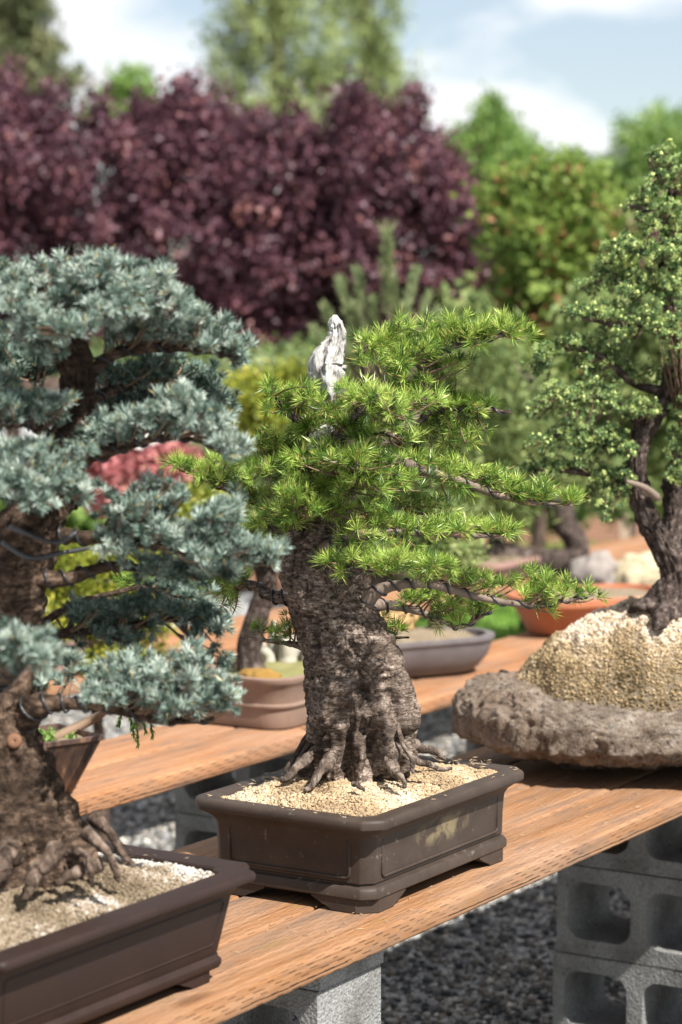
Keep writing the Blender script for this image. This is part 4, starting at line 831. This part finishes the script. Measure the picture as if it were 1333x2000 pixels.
br([(1318, 380, 0, 6), (1280, 340, -.03, 4), (1265, 310, -.03, 2)], [(1300, 320, 40, 40), (1285, 370, 40, 30, -.05), (1340, 340, 40, 50)])
br([(1305, 440, 0, 8), (1260, 410, -.04, 5), (1225, 400, -.04, 2)], [(1255, 395, 42, 24), (1225, 405, 18, 12), (1300, 420, 45, 26, -.04), (1270, 440, 50, 20)])
br([(1300, 500, 0, 9), (1240, 490, -.05, 6), (1180, 500, -.05, 3)], [(1240, 470, 55, 26), (1300, 490, 45, 32, -.06), (1200, 500, 40, 26), (1330, 450, 50, 60), (1330, 520, 50, 50)])
br([(1306, 570, 0, 10), (1250, 560, -.03, 7), (1180, 550, -.04, 5), (1140, 560, -.04, 2)], [(1260, 540, 60, 28), (1190, 530, 50, 26), (1150, 565, 40, 22), (1300, 560, 40, 40, -.06), (1230, 580, 50, 22)])
br([(1318, 640, 0, 11), (1250, 640, -.04, 7), (1180, 630, -.06, 4), (1120, 620, -.06, 2)], [(1250, 620, 60, 24, -.05), (1180, 610, 50, 26), (1120, 610, 34, 24), (1290, 640, 40, 28, -.08), (1210, 660, 55, 20)])
br([(1305, 765, 0, 12), (1240, 750, .0, 8), (1180, 700, -.02, 6), (1120, 680, -.03, 4), (1070, 690, -.03, 2)], [(1180, 680, 60, 24), (1110, 670, 50, 26), (1060, 690, 36, 24), (1240, 720, 55, 26), (1150, 720, 60, 22), (1050, 730, 26, 30)])
br([(1262, 840, 0, 12), (1210, 790, -.03, 8), (1150, 770, -.05, 5), (1080, 770, -.05, 2)], [(1160, 760, 55, 26), (1100, 770, 50, 28), (1060, 800, 40, 26), (1200, 800, 50, 26), (1130, 820, 50, 20), (1260, 790, 50, 20, -.06)])
br([(1248, 890, 0, 12), (1190, 870, -.03, 8), (1110, 850, -.04, 5), (1060, 860, -.04, 2)], [(1180, 850, 60, 24), (1110, 850, 60, 28), (1060, 870, 40, 24), (1220, 880, 40, 24, -.06), (1150, 880, 60, 18)])
br([(1250, 950, 0, 12), (1190, 930, .0, 8), (1110, 920, .0, 6), (1030, 920, .0, 3)], [(1180, 920, 60, 26), (1110, 915, 60, 30), (1050, 920, 50, 26), (1220, 940, 40, 24), (1000, 930, 26, 16), (1180, 975, 60, 22), (1180, 1010, 30, 14)])
br([(1318, 960, .06, 10), (1330, 900, .03, 6), (1350, 850, .0, 3)], [(1320, 860, 40, 40, -.02), (1340, 930, 36, 40, -.05), (1335, 700, 40, 50, -.05), (1335, 580, 44, 60, -.05), (1340, 800, 36, 50, -.04), (1320, 640, 50, 40, -.08)])
br([(1262, 835, .0, 9), (1230, 800, .1, 5), (1160, 740, .14, 3)], [(1180, 740, 80, 50, .14), (1120, 850, 80, 50, .14), (1230, 620, 70, 50, .12)], tb=.28, den=.8)

# ------------------------------------------------------------------ other plants behind
def leafcloud(ells, Y0, n_clump, n_leaf, clump_r, L, w, rg, up=0.0, tb=.5, tv=.25, hollow=.35, stretch=1.0, shoots=0):
    """leaf-sized faces in clumps spread through the ellipsoids (px, py, rx, ry, dY, rdepth m)"""
    area = np.array([e[2] * e[3] for e in ells], float); pick = rg.choice(len(ells), n_clump, p=area / area.sum()); Cc = []
    E = np.array([[*at(e[0], e[1], Y0 + e[4]), e[2] * (Y0 + e[4]) / FPX, e[5], e[3] * (Y0 + e[4]) / FPX] for e in ells])
    v = rg.normal(size=(n_clump, 3)); v /= np.linalg.norm(v, axis=1)[:, None]; r = (hollow + (1 - hollow) * rg.random(n_clump)) ** .6
    Cc = E[pick, :3] + v * r[:, None] * E[pick, 3:]; Cc[:, 2] = np.maximum(Cc[:, 2], .03)
    if shoots:                           # upright shoots standing out of the top
        par = Cc[np.argsort(-Cc[:, 2] + rg.normal(0, .25, n_clump))[:n_clump // 3]]; par = par[rg.choice(len(par), shoots)]; h = .08 + .24 * rg.random(shoots); m = 5
        u = np.linspace(.1, 1, m); le = rg.normal(0, .25, (shoots, 2)); sh = np.repeat(par, m, 0) + np.stack([(le[:, :1] * h[:, None] * u).ravel(), (le[:, 1:] * h[:, None] * u).ravel(), (h[:, None] * u).ravel()], -1)
        Cc[rg.choice(n_clump, len(sh), replace=False)] = sh
    N = n_clump * n_leaf; g = rg.normal(size=(N, 3)) * clump_r * .6; g[:, 2] *= stretch; p = np.repeat(Cc, n_leaf, 0) + g
    d = rg.normal(size=(N, 3)); d[:, 2] += up; d /= np.linalg.norm(d, axis=1)[:, None]; q = rg.normal(size=(N, 3)); s = np.cross(d, q); s /= np.linalg.norm(s, axis=1)[:, None]; nn = np.cross(d, s)
    ln = L * (.6 + .7 * rg.random(N)); ww = w * (.7 + .6 * rg.random(N))
    b = p - d * (ln / 2)[:, None]; t = p + d * (ln / 2)[:, None]; m = p + nn * (ww * .35)[:, None]
    V = np.stack([b, m + s * ww[:, None], t, m - s * ww[:, None]], 1).reshape(-1, 3)
    k = np.arange(N)[:, None] * 4; F = np.concatenate([k + [0, 1, 2], k + [0, 2, 3]])
    T = np.clip(np.repeat(rg.normal(tb, tv * .8, n_clump), n_leaf) + rg.normal(0, tv * .6, N), 0, 1)
    return V, F, np.repeat(T, 4), Cc
def plant(name, label, cat, base, Y0, ells, mat, n_clump, n_leaf, clump_r, L, w, seed, bark='bark_bg', trunk_r=.05, group=None, limbs=10, **k2):
    rg = np.random.default_rng(seed); B0 = np.array(base, float); o = thing(name, label, cat, B0, group=group)
    V, F, T, Cc = leafcloud(ells, Y0, n_clump, n_leaf, clump_r, L, w, rg, **k2)
    mk('crown', V, F, mat, o, tint=T, smooth=False, kind='stuff')
    top = Cc[np.argsort(Cc[:, 2])[-max(3, n_clump // 20):]].mean(0); m = Cc.mean(0)
    S = spline([[*B0, trunk_r], [*(B0 * .6 + m * .4 + [trunk_r * .6, 0, 0]), trunk_r * .8], [*m, trunk_r * .6], [*top, trunk_r * .15]], 30)
    V, F = sweep(S[:, :3], S[:, 3], 9); mk('trunk', V, tidy(V, F), M[bark], o)
    if limbs:
        sel = Cc[rg.choice(len(Cc), limbs, replace=False)]
        for c in sel:
            i = int(np.clip(np.abs(S[:, 2] - (c[2] - .35 * np.linalg.norm(c[:2] - m[:2]))).argmin(), 4, 26)); a = S[i, :3]
            mid = (a + c) / 2 + [0, 0, -.08 * np.linalg.norm(c - a)]; Q = spline([[*a, S[i, 3] * .6], [*mid, S[i, 3] * .38], [*c, S[i, 3] * .12]], 10)
            V, F = sweep(Q[:, :3], Q[:, 3], 6); mk('limb', V, tidy(V, F), M[bark], o)
    return o
g0 = lambda x, Y: [*(at(x, 800, Y) * [1, 1, 0])]
GR = 'purple leaved plum trees behind the benches'
plant('plum_tree', 'purple plum tree at far left with the dark conifer above it', 'plum tree', g0(10, 14.2), 14.2, [(-60, 350, 150, 140, 0, .6), (20, 340, 100, 120, 0, .6), (100, 380, 90, 110, .1, .5), (60, 530, 160, 130, .1, .6), (-20, 240, 60, 50, 0, .3), (60, 270, 40, 40, 0, .25), (60, 670, 150, 80, .1, .5)], M['plum'], 620, 48, .075, .042, .0135, 1, group=GR, shoots=40, trunk_r=.06)
plant('plum_tree', 'tall purple plum tree with narrow spikes, left of the green tree', 'plum tree', g0(290, 14), 14, [(190, 375, 100, 110, 0, .5), (300, 340, 95, 110, 0, .5), (395, 320, 75, 120, 0, .5), (330, 490, 190, 140, .05, .6), (335, 255, 45, 45, 0, .3), (418, 215, 24, 50, 0, .15), (300, 640, 180, 90, .1, .5), (235, 285, 40, 40, 0, .25)], M['plum'], 800, 48, .075, .042, .0135, 2, group=GR, shoots=40, trunk_r=.07)
plant('plum_tree', 'low purple plum tree below the tall pale green tree', 'plum tree', g0(540, 13.8), 13.8, [(500, 400, 90, 110, 0, .5), (580, 385, 90, 100, 0, .5), (520, 530, 150, 120, 0, .6), (480, 310, 40, 40, 0, .25), (560, 295, 50, 36, 0, .25), (540, 660, 130, 70, 0, .5)], M['plum'], 900, 44, .075, .042, .0135, 3, group=GR, shoots=40, trunk_r=.06)
plant('plum_tree', 'broad purple plum tree right of centre, beside the red tipped bush', 'plum tree', g0(770, 13.6), 13.6, [(690, 350, 95, 110, 0, .5), (780, 360, 90, 110, 0, .5), (850, 390, 75, 100, 0, .5), (905, 430, 55, 80, 0, .4), (760, 490, 190, 120, 0, .6), (925, 510, 55, 80, 0, .4), (690, 250, 42, 45, 0, .3), (770, 275, 40, 36, 0, .25), (850, 300, 22, 36, 0, .2), (760, 620, 170, 80, .1, .5), (945, 560, 40, 50, 0, .3), (955, 470, 36, 70, 0, .3), (975, 570, 30, 40, 0, .2)], M['plum'], 840, 48, .075, .042, .0135, 4, group=GR, shoots=40, trunk_r=.07)
plant('plum_tree', 'small purple plum beside the wooden post, behind right bonsai', 'plum tree', g0(1230, 12), 12, [(1215, 470, 36, 36, 0, .2), (1250, 490, 40, 40, 0, .2)], M['plum'], 90, 30, .085, .05, .016, 5, group=GR, shoots=0, trunk_r=.03, limbs=4)
plant('photinia_bush', 'glossy green bush with red tipped leaves right of the plums', 'bush', g0(1030, 11.5), 11.5, [(1045, 450, 85, 100, 0, .5), (1120, 440, 75, 100, 0, .4), (1065, 560, 75, 90, 0, .4), (1090, 570, 100, 90, 0, .4), (985, 390, 40, 46, 0, .2), (1080, 360, 60, 40, 0, .25), (1170, 500, 60, 90, 0, .3), (1060, 680, 140, 90, 0, .4)], M['leaf_photinia'], 640, 36, .09, .052, .014, 6, trunk_r=.04)
plant('conifer_tree', 'tall pale green tree with drooping sprays in the top centre', 'tree', g0(520, 30), 30, [(530, -60, 120, 140, 0, 1.0), (500, 60, 100, 100, 0, .9), (590, 60, 90, 110, .3, .9), (540, 180, 120, 80, 0, .9), (470, 160, 60, 80, 0, .6), (560, 300, 130, 90, 0, .9), (640, 170, 70, 90, .2, .7)], M['leaf_conifer'], 210, 46, .13, .15, .016, 7, trunk_r=.16, stretch=2.0, hollow=.15, up=-.8)
plant('conifer_tree', 'thinner pale green tree top just right of the tall one', 'tree', g0(730, 32), 32, [(690, 60, 60, 120, 0, .7), (750, 60, 40, 120, 0, .5), (740, 180, 90, 80, 0, .8), (790, 220, 60, 40, 0, .5), (700, -80, 70, 90, 0, .7)], M['leaf_conifer'], 120, 46, .12, .15, .016, 8, trunk_r=.12, stretch=2.0, hollow=.15, up=-.8)
plant('conifer_tree', 'dark conifer with sweeping boughs in the top left corner', 'tree', g0(-20, 34), 34, [(-20, 0, 110, 110, 0, 1.2), (40, 110, 110, 50, 0, 1.1), (60, 180, 110, 40, 0, 1.1), (-20, 180, 120, 120, 0, 1.2), (50, 30, 60, 60, 0, .8), (130, 160, 50, 20, 0, .5), (40, 250, 90, 60, 0, 1)], M['leaf_dark'], 230, 40, .17, .2, .024, 9, trunk_r=.2, up=-.5)
plant('birch_tree', 'small light green tree peeking above the plums at upper left', 'tree', g0(250, 36), 36, [(260, 180, 50, 40, 0, .5), (230, 230, 60, 60, 0, .5), (290, 260, 70, 60, 0, .5)], M['leaf_green'], 150, 30, .2, .12, .035, 10, trunk_r=.08)
plant('spire_tree', 'bright green tree with a pointed spire above the red tipped bush', 'tree', g0(960, 40), 40, [(958, 215, 16, 45, 0, .3), (962, 270, 50, 50, 0, .6), (900, 300, 50, 50, 0, .6), (985, 330, 70, 70, 0, .8), (930, 380, 100, 70, 0, .8)], M['leaf_green'], 330, 34, .2, .12, .035, 11, trunk_r=.1)
plant('broadleaf_tree', 'low bright green tree in the dip of the skyline', 'tree', g0(1100, 44), 44, [(1080, 350, 60, 60, 0, .8), (1150, 370, 80, 60, 0, .8), (1060, 420, 80, 60, 0, .8), (1170, 440, 100, 70, 0, .9)], M['leaf_green'], 330, 34, .22, .12, .035, 12, trunk_r=.1)
plant('broadleaf_tree', 'tall bright green tree at the right edge behind the bonsai', 'tree', g0(1320, 42), 42, [(1320, 270, 90, 60, 0, .9), (1270, 320, 70, 60, 0, .8), (1260, 400, 110, 80, 0, .9), (1360, 380, 100, 120, 0, .9), (1240, 260, 20, 14, 0, .3)], M['leaf_green'], 420, 34, .24, .12, .035, 13, trunk_r=.12)
plant('broad_shrub', 'large dim green shrub behind the upper right bonsai', 'shrub', g0(1260, 10.5), 10.5, [(1200, 640, 90, 70, 0, .3), (1300, 640, 90, 80, 0, .3), (1250, 780, 130, 80, 0, .3), (1340, 800, 80, 100, 0, .3), (1260, 920, 140, 80, 0, .3)], M['leaf_olive'], 520, 30, .08, .06, .014, 41, trunk_r=.03)
plant('broad_shrub', 'green leafy shrub between the photinia and the olive bonsai', 'shrub', g0(1060, 12.5), 12.5, [(1000, 680, 100, 80, 0, .3), (1110, 700, 100, 80, 0, .3), (1060, 830, 140, 80, 0, .3), (1050, 950, 150, 70, 0, .3), (920, 640, 60, 60, 0, .3)], M['leaf_olive'], 460, 30, .08, .07, .018, 42, trunk_r=.03, tb=.4)
plant('broad_shrub', 'dark low shrub under the purple plums', 'shrub', g0(420, 12.6), 12.6, [(380, 740, 140, 50, 0, .3), (620, 740, 140, 60, 0, .3), (150, 740, 150, 50, 0, .3)], M['leaf_olive'], 360, 30, .08, .06, .014, 43, trunk_r=.03, tb=.3)
# young pine with candles
def pine():
    o = thing('young_pine', 'young pale pine with upright shoots behind the white dead tip', 'pine', g0(740, 8.6)); rg = np.random.default_rng(60); Yp = 8.6; parts = []; tw2 = []
    tops = [(757, 470, 760, 640, 21), (700, 540, 720, 690, 16), (668, 560, 700, 690, 15), (810, 535, 780, 660, 15), (640, 610, 690, 720, 15), (835, 580, 790, 700, 14), (730, 600, 735, 720, 18), (690, 610, 710, 740, 16), (790, 610, 770, 730, 16), (620, 650, 680, 740, 14), (850, 620, 800, 740, 14), (770, 560, 770, 700, 16)]
    for x, y, xb, yb, r in tops:
        a, b = at(xb, yb, Yp + rg.uniform(-.1, .1)), at(x, y, Yp + rg.uniform(-.1, .1)); n = 26; u = np.linspace(.1, 1, n)[:, None]; P = a + (b - a) * u; d = (b - a) / np.linalg.norm(b - a)
        parts.append(tufts(P, np.repeat(d[None], n, 0), 22, r * 1.6 * Yp / FPX, .0022, .75, rg, 0, .6, .15))
        S = spline([[*at(740, 860, Yp), .018], [*((a + at(740, 800, Yp)) / 2), .014], [*a, .01], [*b, .004]], 14); V, F = sweep(S[:, :3], S[:, 3], 6); mk('branch', V, tidy(V, F), M['bark_bg'], o)
    V, F, T = join(parts); mk('needles', V, F, M['leaf_pine'], o, tint=T, smooth=False, kind='stuff')
    S = spline([[*g0(740, Yp), .04], [*at(740, 900, Yp), .03], [*at(740, 800, Yp), .02]], 12); V, F = sweep(S[:, :3], S[:, 3], 8); mk('trunk', V, tidy(V, F), M['bark_bg'], o)
pine()
plant('olive_shrub', 'soft olive green shrub below the young pine', 'shrub', g0(700, 9.4), 9.4, [(680, 720, 90, 60, 0, .3), (780, 730, 100, 60, 0, .3), (880, 720, 60, 80, 0, .3), (700, 830, 120, 70, 0, .3), (850, 830, 120, 80, 0, .3), (760, 930, 160, 70, 0, .3)], M['leaf_olive'], 420, 30, .07, .07, .006, 14, trunk_r=.03)
plant('golden_shrub', 'small golden yellow shrub left of the white dead tip', 'shrub', g0(520, 8.8), 8.8, [(520, 765, 50, 34, 0, .15), (570, 750, 40, 30, 0, .15), (480, 780, 40, 40, 0, .15), (530, 830, 70, 50, 0, .15)], M['leaf_gold'], 150, 40, .05, .035, .006, 15, trunk_r=.02, limbs=4, tb=.55)
plant('green_shrub', 'rounded grey green shrub between the plums and yellow shrub', 'shrub', g0(600, 10.5), 10.5, [(560, 740, 80, 30, 0, .3), (480, 740, 60, 30, 0, .3), (600, 800, 120, 70, 0, .3), (480, 850, 100, 80, 0, .3), (560, 930, 150, 70, 0, .3)], M['leaf_pine'], 320, 30, .08, .06, .008, 16, trunk_r=.03)
plant('golden_cypress', 'golden cypress with lacy yellow foliage behind the blue bonsai', 'cypress', g0(190, 6.4), 6.4, [(60, 1080, 90, 70, 0, .15), (190, 1130, 110, 60, 0, .15), (110, 1190, 110, 60, 0, .15), (240, 1200, 90, 60, 0, .15), (90, 1290, 90, 60, -.05, .15), (230, 1290, 100, 40, -.05, .15), (330, 1180, 70, 50, 0, .15), (400, 1010, 70, 60, 0, .15), (300, 1060, 90, 50, 0, .15), (20, 1370, 50, 30, 0, .1)], M['leaf_gold'], 620, 44, .032, .020, .0042, 17, trunk_r=.02, limbs=8, tb=.48)
plant('red_maple', 'small red leaved maple seen between the blue foliage pads', 'maple', g0(270, 8.0), 8.0, [(290, 925, 60, 30, 0, .2), (220, 920, 40, 30, 0, .2), (340, 900, 40, 20, 0, .2), (240, 965, 50, 20, 0, .2), (235, 800, 16, 18, 0, .1), (190, 885, 30, 20, 0, .2)], M['leaf_red'], 110, 30, .05, .045, .010, 18, trunk_r=.02, limbs=6)
plant('hedge_shrub', 'mid green shrub behind the red maple at left', 'shrub', g0(60, 10.6), 10.6, [(20, 960, 120, 60, 0, .3), (200, 990, 120, 60, 0, .3), (400, 960, 120, 80, 0, .3), (60, 1060, 150, 50, 0, .3), (330, 1060, 150, 60, 0, .3)], M['leaf_green'], 330, 30, .09, .07, .02, 19, trunk_r=.03)
# bonsai on the third bench and neighbours
t3 = tw(4.35, 2.1, ZB)
p_far = plain_pot('low reddish brown pot on the third bench under an olive bonsai', 4.35, 2.1, .28, .18, .06, 'round', [(.03, .004), (.02, .01), (.006, .06), (0, .065), (0, .08), (.02, .079), (.024, .06)], M['pot_pink'], 0, soil=M['soil_dull'], soilz=.07)
YT = t3[1]
o = thing('bonsai_tree', 'blurred olive bonsai with dark bent trunk on the third bench', 'bonsai tree', t3 + [0, 0, .08]); rgx = np.random.default_rng(70)
V, F, T, Cc = leafcloud([(960, 680, 60, 50, 0, .25), (1010, 760, 90, 50, 0, .25), (930, 780, 70, 60, 0, .25), (980, 860, 100, 50, 0, .25), (900, 900, 80, 60, 0, .25), (1020, 940, 100, 50, 0, .25), (930, 980, 100, 40, 0, .2), (1090, 880, 70, 60, .1, .2)], YT, 330, 34, .055, .05, .0045, rgx)
mk('crown', V, F, M['leaf_olive'], o, tint=T, smooth=False, kind='stuff')
S = spline([[*(t3 + [0, 0, .06]), .075], [*at(1118, 1090, YT), .05], [*at(1105, 1020, YT), .045], [*at(1060, 940, YT), .04], [*at(1010, 860, YT), .035], [*at(1060, 790, YT), .032], [*at(1020, 740, YT), .028], [*at(1000, 700, YT), .01]], 60)
jit = 1 + .25 * fbm(np.stack([np.repeat(np.arange(60) * .3, 10), np.tile(np.arange(10) * .9, 60), np.zeros(600)], -1), 2, 5).reshape(60, 10); V, F = sweep(S[:, :3], S[:, 3][:, None] * jit, 10); mk('trunk', V, tidy(V, F), M['bark_r'], o)
def rock(label, c, r, mat, seed):
    th, ph = np.meshgrid(np.linspace(0, 2 * math.pi, 48, endpoint=False), np.linspace(-math.pi / 2, math.pi / 2, 26)); th, ph = th.ravel(), ph.ravel()
    d = np.stack([np.cos(ph) * np.cos(th), np.cos(ph) * np.sin(th), np.sin(ph)], -1); V = d * r * (1 + .22 * fbm(d * 2.2 + seed, 4, seed))[:, None] + c
    i = np.arange(25)[:, None] * 48; j = np.arange(48)[None]; o = mk('rock', V, np.stack([i + j, i + (j + 1) % 48, i + 48 + (j + 1) % 48, i + 48 + j], -1).reshape(-1, 4), mat); return tag(o, label, 'rock')
rz_ = on(1180, 1150, ZB); Y3 = 7.9
creamy = simple('cream_lichened_stone', (.28, .225, .13), (.44, .38, .26), 9, .9, .15, .6, .02)
greyst = simple('grey_brown_stone', (.12, .11, .10), (.30, .26, .23), 12, .9, .15, .6, .02)
def third(x, y): return on(x, y, ZB)
for lab, x, y, r, m, sd in (('cream lichened rock on the third bench behind the right trunk', 1250, 1140, (.085, .07, .075), creamy, 3), ('dark grey rock left of the cream rock on the third bench', 1190, 1150, (.06, .05, .045), greyst, 5), ('low brown grey rock at the foot of the blurred trunk', 1165, 1125, (.08, .06, .08), greyst, 8)):
    P = at(x, y, 8.0); P[2] = ZB + r[2] * .8; rock(lab, P, np.array(r), m, sd)
# planting in the pots of the second bench
c = tw(1.70, 1.20, ZB)
PT = thing('driftwood_planting', 'pale fluted driftwood stump standing in the mossy round-cornered pot', 'driftwood', at(560, 1315, 5.75))
for k, (x, r) in enumerate(((522, 13), (540, 17), (560, 19), (580, 17), (600, 14))):
    P, rad = limb([(x, 1330, .05 * (k % 2), px(1) * 0 + r * .0013), (x + 3, 1285, .05 * (k % 2), r * .0012), (x + (k - 2) * 5, 1262 - 8 * (k % 3), .05 * (k % 2), r * .0009), (x + (k - 2) * 6, 1225 - 12 * (k % 2), .06, r * .0004)], 5.72, 20)
    V, F = sweep(P, rad[:, None] * (1 + .2 * fbm(np.stack([np.repeat(np.arange(20) * .2, 10), np.tile(np.arange(10) * 1.2, 20), np.full(200, k)], -1), 2, k).reshape(20, 10)), 10); mk('stem', V, tidy(V, F), M['deadwood_pale'], PT)
DT = thing('bonsai_tree', 'slim dark trunked bonsai standing in the mossy round-cornered pot', 'bonsai tree', at(495, 1330, 5.62))
P, rad = limb([(500, 1335, 0, .04), (488, 1270, 0, .028), (505, 1200, 0, .028), (520, 1140, 0, .024), (500, 1080, 0, .018), (470, 1030, 0, .01)], 5.62, 40); V, F = sweep(P, rad[:, None] * (1 + .2 * fbm(np.stack([np.repeat(np.arange(40) * .3, 10), np.tile(np.arange(10) * 1.2, 40), np.zeros(400)], -1), 2, 8).reshape(40, 10)), 10); mk('trunk', V, tidy(V, F), M['bark_r'], DT)
V, F, T, _ = leafcloud([(480, 1010, 90, 40, 0, .12), (400, 1060, 60, 30, 0, .1), (560, 1050, 70, 30, 0, .1)], 5.62, 110, 30, .03, .028, .004, np.random.default_rng(4)); mk('crown', V, F, M['leaf_olive'], DT, tint=T, smooth=False, kind='stuff')
ms = simple('rusty_moss', (.15, .075, .018), (.26, .16, .045), 60, .95, .1, .8)
mo = rock('rusty orange moss cushion at the corner of the pale brown pot', at(505, 1325, 5.5), np.array((.05, .035, .022)), ms, 12); mo.name = 'moss_cushion'; mo['category'] = 'moss'
OT = rock('smooth tan rock rising from soil of the grey lobed pot', at(745, 1222, 6.32), np.array((.085, .06, .055)), simple('tan_stone', (.38, .22, .09), (.5, .33, .16), 9, .8, .2, .3), 15)
plant('bonsai_tree', 'shaded dark green bonsai in the grey lobed pot, mostly hidden by the middle tree', 'bonsai tree', at(850, 1240, 6.3), 6.3, [(830, 1010, 70, 40, 0, .12), (770, 1060, 60, 30, 0, .1), (880, 1080, 70, 30, 0, .1)], M['leaf_olive'], 90, 30, .035, .03, .004, 21, trunk_r=.02, limbs=5)
sd = np.random.default_rng(9); pb = np.array(p_sq.location)
SP = thing('seedlings', 'tiny green seedlings sprouting in the small square pot', 'seedlings', pb + [0, 0, .105]); SP.name = 'seedling_cluster'
V, F, T, _ = leafcloud([(120, 1440, 40, 9, 0, .04), (80, 1440, 30, 9, 0, .04)], pb[1], 26, 14, .008, .014, .003, sd); mk('leaves', V, F, M['leaf_green'], SP, tint=T, smooth=False, kind='stuff')
HC = thing('cascading_sprig', 'small green sprig hanging below the lowest blue branch', 'sprig', at(265, 1390, 4.3)); rgx = np.random.default_rng(31); parts = []
for x0, x1, y1 in ((250, 262, 1440), (270, 285, 1425), (290, 298, 1432), (265, 270, 1452), (240, 232, 1415), (280, 262, 1418)):
    a, b = at(x0, 1385, 4.3), at(x1, y1, 4.3 + rgx.uniform(-.03, .03)); u = np.linspace(0, 1, 14)[:, None]; P = a + (b - a) * u; d = (b - a) / np.linalg.norm(b - a)
    parts.append(tufts(P, np.repeat(d[None], 14, 0), 7, .011, .0013, .7, rgx, 0, .4, .1)); V, F = sweep(P, np.full(14, .0012), 4); mk('twig', V, tidy(V, F), M['twig'], HC)
V, F, T = join(parts); mk('leaves', V, F, M['needle_c'], HC, tint=T, smooth=False, kind='stuff')
S = spline([[*at(265, 1390, 4.3), .004], [*at(240, 1360, 4.6), .006], [*at(190, 1400, 4.85), .009], [*(pb + [0, 0, .1]), .012]], 20); V, F = sweep(S[:, :3], S[:, 3], 6); mk('stem', V, tidy(V, F), M['twig'], HC)
# white shed wall far left, wooden post at right
def box(name, c, sx, sy, sz, mat, parent=None, loc=False):
    V = np.array([(x, y, z) for x in (-sx / 2, sx / 2) for y in (-sy / 2, sy / 2) for z in (0, sz)]) + c
    return mk(name, V, [(0, 1, 3, 2), (4, 6, 7, 5), (0, 4, 5, 1), (2, 3, 7, 6), (0, 2, 6, 4), (1, 5, 7, 3)], mat, parent, loc, False)
wp = simple('white_painted_boards', (.72, .68, .62), (.8, .77, .72), 6, .7, .2, .2)
sh = thing('garden_shed', 'pale cream shed glimpsed through the gaps of the blue bonsai', 'shed', at(235, 900, 12.2) * [1, 1, 0])
for k in range(9): box('board', np.array([0, .004 * (k % 2), .02 + k * .125]), 0.8, .05, .122, wp, sh, True)
box('shed_roof', np.array([0, .3, 1.15]), 0.95, .9, .05, M['bark_bg'], sh, True)
pp = at(1225, 470, 11.6); po = box('wooden_post', pp * [1, 1, 0], .05, .05, pp[2] + .12, simple('weathered_post', (.30, .2, .15), (.42, .3, .23), 20)); tag(po, 'weathered wooden post beside the small purple plum', 'post')
